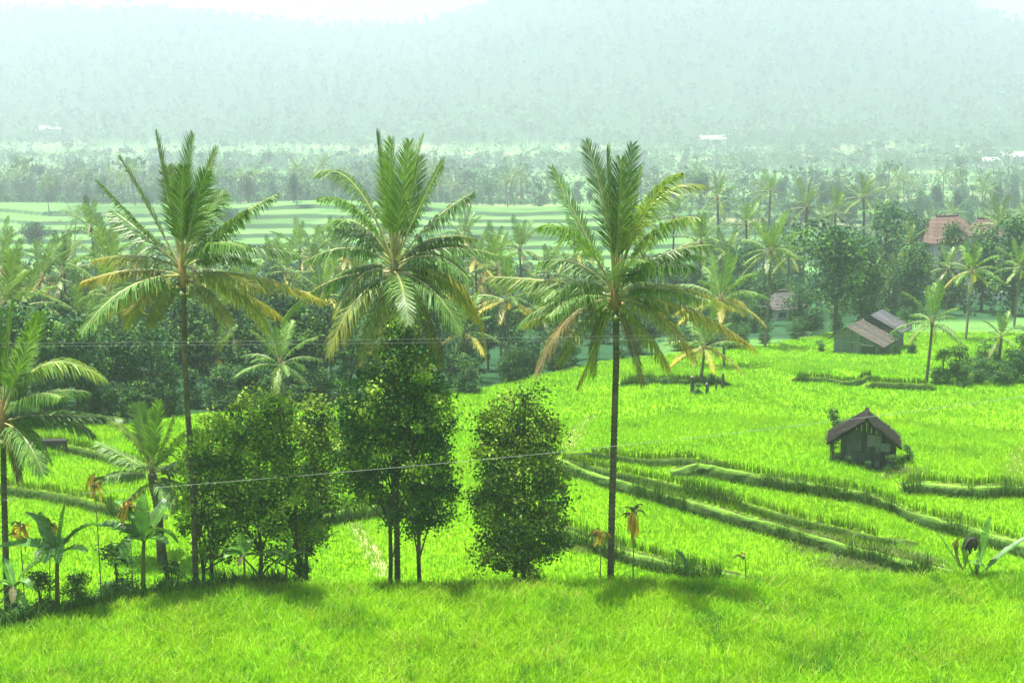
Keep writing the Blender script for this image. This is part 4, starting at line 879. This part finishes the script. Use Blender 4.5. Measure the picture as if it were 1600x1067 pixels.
# red tiled house
def tiled_house(u, v, d, w, dp, hr, hw, rz, tile, label, name='tiled_house', wallc=(.5, .47, .42)):
    p = P(u, v, d); gz = Hs(p[0], d); F = Frame((p[0], d, gz), rz); top = p[2] - gz; ez = top - hr
    e = put(name, None, loc=F.o, label=label, cat='house')
    part('wall', fbox(F, (-w * .42, -dp * .42, -.3), (w * .42, dp * .42, ez + .1), np.array(wallc)), M_plaster, e, F.o)
    part('door', fbox(F, (-.5, -dp * .42 - .06, 0), (.5, -dp * .42 - .01, min(2.0, ez * .8)), np.array([.12, .07, .04])), M_wood, e, F.o)
    for x_ in (-w * .27, w * .27): part('window', fbox(F, (x_ - .5, -dp * .42 - .05, ez * .35), (x_ + .5, -dp * .42 - .01, ez * .75), np.array([.05, .06, .07])), M_plaster, e, F.o)
    r_ = w * .18; n = 7
    for j in range(n):   # tile courses, hip roof
        t0, t1 = j / n, (j + 1) / n + .02; lift = .04
        def ring(t): return (w * .5 * (1 - t) + r_ * t, dp * .5 * (1 - t), ez + hr * t)
        a, b = ring(t0), ring(min(t1, 1)); cc = np.array(tile) * random.uniform(.8, 1.2)
        for s, q in enumerate([[(-a[0], -a[1], a[2] + lift), (a[0], -a[1], a[2] + lift), (b[0], -b[1], b[2]), (-b[0], -b[1], b[2])], [(a[0], a[1], a[2] + lift), (-a[0], a[1], a[2] + lift), (-b[0], b[1], b[2]), (b[0], b[1], b[2])],
                               [(a[0], -a[1], a[2] + lift), (a[0], a[1], a[2] + lift), (b[0], b[1], b[2]), (b[0], -b[1], b[2])], [(-a[0], a[1], a[2] + lift), (-a[0], -a[1], a[2] + lift), (-b[0], -b[1], b[2]), (-b[0], b[1], b[2])]]):
            part('tile_course', slab(F, q, .08, cc), M_tile, e, F.o)
    g_ = Geo(); tube(g_, [F(-r_, 0, ez + hr + .05), F(r_, 0, ez + hr + .05)], .14, 6, np.array(tile) * .8); part('ridge', g_, M_tile, e, F.o)
    for s in (-1, 1): g_ = Geo(); tube(g_, [F(s * r_, 0, ez + hr), F(s * r_, 0, ez + hr + .6)], [.14, .02], 5, np.array(tile) * .7); part('finial', g_, M_tile, e, F.o)
    return e
tiled_house(1480, 338, 215, 10.5, 8, 3.6, 3, R(18), (.085, .052, .040), 'large house with hipped red tile roof among the hazy trees')
tiled_house(1540, 342, 212, 6, 5, 2.4, 3, R(-12), (.08, .05, .04), 'smaller red tile roofed house beside the large tiled one')
tiled_house(1225, 455, 160, 5, 4, 1.8, 2, R(25), (.07, .064, .06), 'small pale roofed house hidden behind the slim palm')
def shed(u, v, d, w, dp, label, roofc=(.75, .76, .75)):
    p = P(u, v, d); gz = Hs(p[0], d); F = Frame((p[0], d, gz), R(10)); top = max(p[2] - gz, 4.0)
    e = put('far_shed', None, loc=F.o, label=label, cat='building')
    part('wall', fbox(F, (-w * .46, -dp * .46, -1), (w * .46, dp * .46, top - dp * .2), np.array([.5, .5, .48])), M_plaster, e, F.o)
    for x_ in (-w * .25, 0, w * .25): part('window', fbox(F, (x_ - w * .05, -dp * .46 - .1, top * .3), (x_ + w * .05, -dp * .46 - .02, top * .6), np.array([.06, .07, .08])), M_plaster, e, F.o)
    part('roof_sheet', slab(F, [(-w * .5, -dp * .5, top - dp * .2), (w * .5, -dp * .5, top - dp * .2), (w * .5, 0, top), (-w * .5, 0, top)], .15, np.array(roofc)), M_tin, e, F.o)
    part('roof_sheet', slab(F, [(-w * .5, 0, top + .02), (w * .5, 0, top + .02), (w * .5, dp * .5, top - dp * .2), (-w * .5, dp * .5, top - dp * .2)], .15, np.array(roofc) * .9), M_tin, e, F.o)
shed(1112, 212, 1230, 21, 14, 'white roofed shed in the far valley above the lone palm')
shed(80, 197, 1350, 20, 13, 'white roofed shed at the foot of the hills above the gangly palm')
shed(1580, 238, 1000, 19, 13, 'white roofed shed near the far stepped paddies and wood')
shed(1545, 246, 970, 13, 10, 'smaller pale shed beside the far stepped paddies', (.6, .62, .62))

# pale roadside wall with capping
a = G(1362, 472, 100, 400); b = G(1640, 468, 100, 400)
g_ = Geo(); wall_e = put('roadside_wall', None, loc=a, label='low pale roadside wall half hidden by trees beyond the barn', cat='wall')
d_ = nrm(b - a); nn = 14
for j in range(nn):
    p0 = a + (b - a) * (j / nn); p1 = a + (b - a) * ((j + .985) / nn); z0 = Hs(p0[0], p0[1]) - .3; z1 = Hs(p1[0], p1[1]) - .3
    side = np.array([-d_[1], d_[0], 0]) * .12; g_ = Geo()
    q0 = [np.array([p0[0], p0[1], z0]) - side, np.array([p1[0], p1[1], z1]) - side, np.array([p1[0], p1[1], z1]) + side, np.array([p0[0], p0[1], z0]) + side]
    hexa(g_, q0, [q + np.array([0, 0, 1.5]) for q in q0], np.array([.45, .45, .42]) * random.uniform(.85, 1.1)); part('wall_panel', g_, M_plaster, wall_e, a)

# low rack with hanging thatch
o = G(83, 712); F = Frame((o[0], o[1], Hs(o[0], o[1])), R(4)); k = o[1] * 1.03 / FPX
rk_ = put('drying_rack', None, loc=F.o, label='low dark rack hung with dry palm thatch in the paddy', cat='rack')
w_ = 21 * k; ht = 22 * k
part('top_board', fbox(F, (-w_, 0, ht), (w_, .45, ht + .07), np.array([.02, .018, .016])), M_wood, rk_, F.o)
for x_ in (-w_ * .9, w_ * .9):
    for y_ in (.06, .40): g_ = Geo(); tube(g_, [F(x_, y_, -.2), F(x_, y_, ht)], .035, 6, np.array([.06, .05, .04])); part('post', g_, M_wood, rk_, F.o)
for j in range(16):
    x_ = -w_ + 2 * w_ * (j + .5) / 16; h_ = random.uniform(.25, .6) * ht; g_ = Geo()
    hexa(g_, [F(x_ - .03, -.04, ht - h_), F(x_ + .03, -.04, ht - h_), F(x_ + .03, -.02, ht - h_), F(x_ - .03, -.02, ht - h_)], [F(x_ - .05, -.02, ht), F(x_ + .05, -.02, ht), F(x_ + .05, 0, ht), F(x_ - .05, 0, ht)], np.array([.025, .028, .02])); part('thatch_strip', g_, M_thatch, rk_, F.o)

# short posts and pots round the lone yellow palm
for (u, v, h, r_, lab) in [(1081, 615, 1.15, .16, 'thick dark post beside the low yellow-fronded palm'), (1104, 617, .75, .13, 'short post close by the trunk of the low yellow-fronded palm'), (1118, 612, .95, .07, 'thin slanting stake near the low yellow-fronded palm'), (1129, 608, 1.1, .11, 'post at the end of the row by the low yellow-fronded palm')]:
    p = G(u, v); b = np.array([p[0], p[1], Hs(p[0], p[1])]); g_ = Geo()
    zz = np.linspace(-.2, h, 6); tube(g_, b + np.c_[.04 * np.sin(zz * 3), .08 * zz * (r_ < .08), zz], np.linspace(r_, r_ * .8, 6) * np.array([1, 1.05, .95, 1.03, .97, .8]), 7, np.array([.055, .06, .05]))
    e = put('wooden_post', None, loc=b, label=lab, cat='post'); part('shaft', g_, M_bark, e, b); g_ = Geo(); tube(g_, [b + [0, .0, h - .04], b + [.02, 0, h + .05]], [r_ * .85, r_ * .5], 7, np.array([.16, .14, .10])); part('cut_top', g_, M_wood, e, b)
for (u, v, h, w, lab) in [(1092, 618, .8, 1.8, 'low bush at the foot of the low yellow-fronded palm'), (1112, 604, 1.0, 1.6, 'leafy bush behind the posts by the low yellow-fronded palm'), (1010, 603, .6, 2.5, 'flat weed clump on the small bund near the low yellow-fronded palm'), (1040, 603, .6, 2.2, 'weed clump on the small bund between the lone palm and the low yellow palm')]:
    p = G(u, v); btree(p[0], p[1] + .3, h, 'bushy', lab, None, int(u), u, w, 'shrub', 'shrub')

# ------------------------------------------------------------------ banana plants
BG = np.array([.040, .135, .018]); BGL = np.array([.12, .27, .03])
def banana_leaf(geo, p0, p1, p2, w, c=BG, tatter=.25, roll=0.0, n=16, fold=.35):
    ctr = bez(p0, p1, p2, n + 1); T = nrm(np.gradient(ctr, axis=0)); S = nrm(np.cross(T, [0, 0, 1.0]) + np.array([1e-3, 0, 0]))
    N = np.cross(S, T); S = S * math.cos(roll) + N * math.sin(roll); N = np.cross(S, T)
    tt = np.linspace(0, 1, n + 1); wd = 1.25 * w * np.clip(np.sin(np.pi * (.04 + .93 * tt)) ** .6, .05, 1) * (tt > .08)
    tube(geo, ctr, np.linspace(.035, .008, n + 1), 4, c * 1.6 + .03)
    for s in (-1, 1):
        gap = 0.0
        for i_ in range(n):
            g0 = random.uniform(0, .35) if random.random() < tatter else 0.0
            a, b = ctr[i_], ctr[i_ + 1]; dr = random.uniform(-.12, .05)
            ea = a + (S[i_] * s * math.cos(fold) + N[i_] * math.sin(fold)) * wd[i_] * random.uniform(.92, 1.05) + T[i_] * wd[i_] * .25 + (b - a) * g0 * .5 + [0, 0, dr * wd[i_]]
            eb = b + (S[i_ + 1] * s * math.cos(fold) + N[i_ + 1] * math.sin(fold)) * wd[i_ + 1] * random.uniform(.92, 1.05) + T[i_ + 1] * wd[i_ + 1] * .25 - (b - a) * g0 * .5 + [0, 0, dr * wd[i_ + 1]]
            cc = c * random.uniform(.85, 1.2); geo.add([a, b, eb, ea], None, [(0, 1, 2, 3)] if s > 0 else [(3, 2, 1, 0)], cc)
def banana(label, d, stem_px, leaves, sr=.09, stemc=(.12, .15, .05), name='banana_plant', group=None):
    """stem_px: base..top pixels; leaves: (start_u,start_v, ctrl_u,ctrl_v, tip_u,tip_v, depth of tip, half width m, colour factor, dry)"""
    sp = [P(u, v, d) for u, v in stem_px]; b = sp[0]; b[2] = min(b[2], Hs(b[0], b[1])) - .1
    e = put(name, None, loc=b, label=label, cat='banana plant', group=group)
    g_ = Geo(); pp = np.array([b] + sp[1:]); tube(g_, bez(pp[0], pp[len(pp) // 2], pp[-1], 8), np.linspace(sr, sr * .6, 8), 8, np.array(stemc)); put('stem', g_.mesh('banana_stem', M_banana, b, True), e)
    for (su, sv, cu, cv, tu, tv, dz, w, cf, dry) in leaves:
        g_ = Geo(); c = (BG * (1 - cf) + BGL * cf) * (1 - dry) + np.array([.16, .11, .05]) * dry
        banana_leaf(g_, P(su, sv, d), P(cu, cv, d + dz * .5), P(tu, tv, d + dz), w, c, .3 + dry * .3, random.uniform(-.3, .3)); put('leaf', g_.mesh('banana_leaf', M_banana, b), e)
    tp_ = sp[-1]; h0 = float(tp_[2] - b[2])
    for k in range(4 if len(leaves) > 3 else 0):
        a_ = random.uniform(0, 6.28); L_ = h0 * random.uniform(.4, .6); h_ = np.array([math.cos(a_), math.sin(a_), 0]); dry = random.choice([0, 0, 0, .8]); L_ = L_ * (1 - .4 * dry)
        g_ = Geo(); up_ = .55 - .75 * dry
        banana_leaf(g_, tp_, tp_ + h_ * L_ * .5 + [0, 0, up_ * L_], tp_ + h_ * L_ * .95 + [0, 0, (up_ - .55) * L_], L_ * .17, (BG * .6 + BGL * .4) * (1 - dry) + np.array([.09, .065, .03]) * dry, .45, random.uniform(-.4, .4)); put('leaf', g_.mesh('banana_leaf', M_banana, b), e)
    return e
banana('banana plant with broad drooping leaves beside the cut-off palm', 45.2, [(88, 935), (88, 890), (90, 862)], [(90, 865, 60, 840, -5, 855, .6, .22, .2, 0), (90, 865, 120, 815, 158, 820, .4, .24, .1, 0), (90, 862, 95, 820, 102, 785, -.4, .10, .7, 0), (88, 865, 70, 810, 38, 800, 1.0, .20, .5, 0), (90, 866, 110, 850, 135, 862, -1.0, .2, .3, 0), (86, 868, 60, 870, 28, 905, -.6, .18, .4, .1), (90, 866, 70, 840, 62, 800, 1.4, .18, .6, 0)], stemc=(.14, .12, .05))
banana('banana plant with tattered leaves and one bright upright leaf', 46.4, [(222, 905), (223, 870), (225, 842)], [(225, 845, 180, 815, 148, 822, .5, .24, .2, 0), (225, 845, 195, 830, 195, 872, -.6, .22, .3, 0), (225, 842, 222, 800, 226, 772, .3, .22, .8, 0), (226, 845, 250, 800, 262, 785, .8, .2, .6, 0), (225, 845, 240, 830, 262, 850, -.8, .18, .3, 0), (224, 844, 200, 790, 178, 782, 1.0, .18, .4, 0)])
banana('small young banana plant in front of the broad clove tree', 47.3, [(382, 905), (382, 885), (381, 866)], [(381, 868, 375, 850, 376, 832, .2, .15, .9, 0), (381, 868, 392, 850, 394, 842, .5, .13, .9, 0), (381, 868, 360, 860, 350, 872, -.4, .12, .9, 0), (381, 868, 400, 862, 410, 872, .4, .1, .9, 0)], sr=.05)
banana('low banana plant with pale arching leaf near the trunk of the broad clove tree', 47.6, [(446, 900), (447, 885), (448, 872)], [(448, 874, 425, 850, 396, 872, .4, .13, .9, 0), (448, 874, 470, 855, 485, 868, .3, .13, .5, 0), (448, 874, 440, 860, 430, 890, -.4, .12, .6, 0), (448, 874, 455, 850, 452, 842, .2, .1, .8, 0)], sr=.05)
banana('low leafy banana sucker at the foot of the cut-off palm', 44.4, [(20, 955), (20, 935), (21, 915)], [(21, 918, 0, 900, -30, 925, .4, .16, .6, 0), (21, 918, 40, 895, 58, 925, .3, .15, .6, 0), (21, 918, 15, 890, 5, 872, .5, .14, .4, 0), (21, 918, 30, 930, 40, 950, -.4, .14, .9, 0), (21, 918, 8, 935, -8, 950, -.3, .14, .9, 0)], sr=.06)
banana('banana plant with withered dark leaf and long stiff blades on the terrace edge', 48.2, [(1528, 902), (1527, 893), (1525, 884)], [(1528, 890, 1538, 850, 1548, 806, .2, .17, .45, 0), (1540, 890, 1560, 868, 1608, 836, .3, .13, .15, 0), (1500, 885, 1485, 860, 1462, 828, .4, .08, .4, 0), (1505, 890, 1480, 850, 1503, 838, -.3, .10, 0, .9), (1508, 888, 1506, 862, 1504, 852, .1, .13, 1.0, 0)], sr=.07)
banana('single rolled grey-green leaf shoot poking above the terrace edge', 48.4, [(1076, 905), (1075, 896), (1074, 890)], [(1076, 895, 1072, 880, 1056, 858, .2, .15, .1, 0), (1076, 895, 1082, 885, 1080, 872, -.2, .10, .9, 0)], sr=.05, name='banana_shoot')
# withered hanging flower of the edge banana
p = P(1519, 846, 48.0); e = put('withered_plant', None, loc=P(1521, 895, 48.0), label='dark withered drooping leaf bunch on a thin stalk beside the stiff banana blades', cat='plant')
for j in range(16):
    a_ = j * 2.4; h_ = np.array([math.cos(a_), math.sin(a_), 0]) * random.uniform(.12, .30); g_ = Geo()
    banana_leaf(g_, p + [0, 0, .1], p + h_ * .8 + [0, 0, .22], p + h_ + [random.uniform(-.12, .02), 0, -random.uniform(.2, .45)], .085, np.array([.022, .026, .016]) * random.uniform(.6, 1.8), .4, random.uniform(-.6, .6), 6); put('withered_leaf', g_.mesh('withered_leaf', M_dry, P(1521, 895, 48.0)), e)
g_ = Geo(); tube(g_, [P(1521, 900, 48.0), P(1511, 870, 48.0), P(1516, 860, 48.0)], .018, 5, np.array([.2, .16, .06])); part('stalk', g_, M_dry, e, P(1521, 895, 48.0))

# ------------------------------------------------------------------ thin saplings with yellow hanging leaves
def sapling(u0, v0, u1, v1, d, label, n=20, spread=.42, drop=.55, topdark=True, group=None):
    b = P(u0, v0, d); b[2] = Hs(b[0], b[1]) - .1; t = P(u1, v1, d)
    e = put('yellow_sapling', None, loc=b, label=label, cat='sapling', group=group)
    g_ = Geo(); tube(g_, bez(b, (b + t) / 2 + [.05, 0, 0], t, 7), np.linspace(.028, .014, 7), 5, np.array([.14, .15, .06])); put('stem', g_.mesh('sapling_stem', M_bark, b), e)
    for j in range(n):
        a = random.uniform(0, 6.28); L = random.uniform(.25, .55); up = j < n * .35
        s = t + np.array([0, 0, random.uniform(-.35, .1)]); h = np.array([math.cos(a), math.sin(a), 0])
        if up and topdark: p1 = s + h * L * .5 + [0, 0, .22]; p2 = s + h * L * .95 + [0, 0, random.uniform(-.15, .2)]; c = np.array([.10, .13, .03])
        else: p1 = s + h * spread * .6 + [0, 0, .05]; p2 = s + h * spread * random.uniform(.4, .9) + [0, 0, -drop * random.uniform(.4, 1.1)]; c = np.array([.60, .40, .05]) * random.uniform(.7, 1.2)
        g_ = Geo(); banana_leaf(g_, s, p1, p2, .055, c, 0, random.uniform(-.5, .5), 5); put('leaf', g_.mesh('sapling_leaf', M_dry, b), e)
sapling(156, 900, 147, 748, 46.6, 'tall thin sapling topped with hanging orange-yellow leaves')
sapling(206, 905, 200, 785, 47.0, 'thin sapling with orange-yellow leaves behind the tattered banana plant')
sapling(72, 930, 78, 818, 46.8, 'thin sapling with brownish yellow leaves behind the broad-leaved banana plant', 20)
sapling(36, 920, 30, 822, 46.9, 'brownish leafed thin sapling beside the trunk of the cut-off palm', 20)
sapling(989, 898, 989, 800, 48.2, 'thin sapling with yellow drooping leaves on one side of the lone palm trunk', 24, .3, .8)
sapling(937, 898, 938, 832, 48.2, 'short sapling with reddish spread leaves touching the lone palm trunk', 16, .45, .25)
sapling(1166, 898, 1163, 862, 48.0, 'bare thin stalk with tiny withered head on the terrace edge', 3, .1, .1)
# extra undergrowth along the terrace edge
for (u, vt, vb, d, w, lab) in [(60, 890, 940, 45.6, 1.5, 'leafy shrub between the banana plants on the terrace slope'), (118, 885, 930, 46.4, 1.1, 'brown stemmed shrub under the tall orange-leaved sapling'), (180, 845, 905, 47.6, 1.3, 'loose green bush behind the tattered banana plant'), (265, 870, 905, 47.8, 1.2, 'low bush at the foot of the leaning post'), (470, 850, 900, 49.0, 1.0, 'bush at the foot of the narrow clove tree'), (20, 930, 965, 44.2, 1.6, 'pale leafy bush at the near corner of the terrace slope'), (820, 868, 900, 48.9, 2.0, 'low skirt of foliage around the bushy clove tree')]:
    p = P(u, vt, d); b_ = Hs(p[0], d); btree(p[0], d, max(p[2] - b_, .5), 'bushy', lab, None, int(u), u, w, 'shrub', 'shrub')
# fallen brown stump on the left
p = P(112, 905, 45.6); b_ = np.array([p[0], p[1], Hs(p[0], p[1]) - .05]); g_ = Geo(); tube(g_, [b_, b_ + [.05, 0, .35], b_ + [.02, 0, .62]], [.2, .17, .15], 8, np.array([.05, .035, .03]))
e = put('tree_stump', None, loc=b_, label='dark brown broken stump beside the broad-leaved banana plant', cat='stump'); part('stump_body', g_, M_bark, e, b_)
g_ = Geo(); tube(g_, [b_ + [.0, 0, .2], b_ + [.16, 0, .9]], [.05, .02], 6, np.array([.07, .05, .04])); part('broken_stem', g_, M_bark, e, b_)

# leaning post with pale board
b_ = P(266, 900, 48.9); b_[2] = Hs(b_[0], b_[1]) - .1; t_ = P(248, 800, 48.9); g_ = Geo(); tube(g_, bez(b_, (b_ + t_) / 2, t_, 6), [.1, .095, .09, .085, .085, .08], 8, np.array([.05, .045, .04]))
e = put('leaning_post', None, loc=b_, label='dark leaning post with a pale tilted board on top', cat='post'); part('post_shaft', g_, M_bark, e, b_)
a0, a1 = P(238, 806, 48.8), P(258, 783, 48.8); dv = nrm(a1 - a0); sv = np.array([0, 1, 0.]); wv = np.cross(dv, sv)
g_ = Geo(); hexa(g_, [a0 - sv * .16 - wv * .02, a1 - sv * .16 - wv * .02, a1 + sv * .16 - wv * .02, a0 + sv * .16 - wv * .02], [a0 - sv * .16 + wv * .12, a1 - sv * .16 + wv * .12, a1 + sv * .16 + wv * .12, a0 + sv * .16 + wv * .12], np.array([.62, .64, .62])); part('tilted_board', g_, M_plaster, e, b_)

# ------------------------------------------------------------------ wires
def wire(label, pts, rad, c):
    w = np.array([P(u, v, d) for u, v, d in pts]); n = 60; t = np.linspace(0, 1, len(w)); s = np.linspace(0, 1, n)
    pp = np.stack([np.interp(s, t, w[:, j]) for j in range(3)], 1)
    for _ in range(60): pp[1:-1] = (pp[:-2] + pp[1:-1] * 2 + pp[2:]) / 4
    g_ = Geo(); tube(g_, pp, rad, 6, np.array(c)); put('overhead_wire', g_.mesh('overhead_wire', M_wire, pp[0], True), None, pp[0], label=label, cat='wire')
wire('thin sloping overhead wire crossing in front of the clove trees', [(-500, 822, 45.5), (165, 768, 45.5), (500, 741, 45.5), (860, 710, 45.5), (1300, 660, 45.5), (1700, 608, 45.5), (2200, 530, 45.5)], .006, (.20, .21, .20))
wire('thin level overhead wire passing below the palm crowns', [(-500, 540, 44), (0, 537, 44), (420, 533, 44), (800, 528, 44), (1300, 520, 44), (2000, 500, 44)], .003, (.16, .17, .16))

wire('second thin level wire hanging just under the other level one', [(-500, 545, 44.3), (0, 542, 44.3), (420, 538, 44.3), (800, 534, 44.3), (1300, 526, 44.3), (2000, 506, 44.3)], .003, (.16, .17, .16))

# ------------------------------------------------------------------ haze
g_ = Geo(); boxgeo(g_, (-2100, -120, -75), (2100, 3080, 225)); me = g_.mesh('haze', None)
mh = bpy.data.materials.new('haze'); mh.use_nodes = True; nn_ = mh.node_tree.nodes; nn_.remove(nn_['Principled BSDF'])
pv = nn_.new('ShaderNodeVolumePrincipled'); pv.inputs['Color'].default_value = (.78, .875, .97, 1); pv.inputs['Density'].default_value = HAZE_DENSITY; pv.inputs['Anisotropy'].default_value = .53
mh.node_tree.links.new(pv.outputs[0], nn_['Material Output'].inputs['Volume']); me.materials.append(mh)
put('haze', me, kind='stuff', label='pale bluish green haze filling the valley')
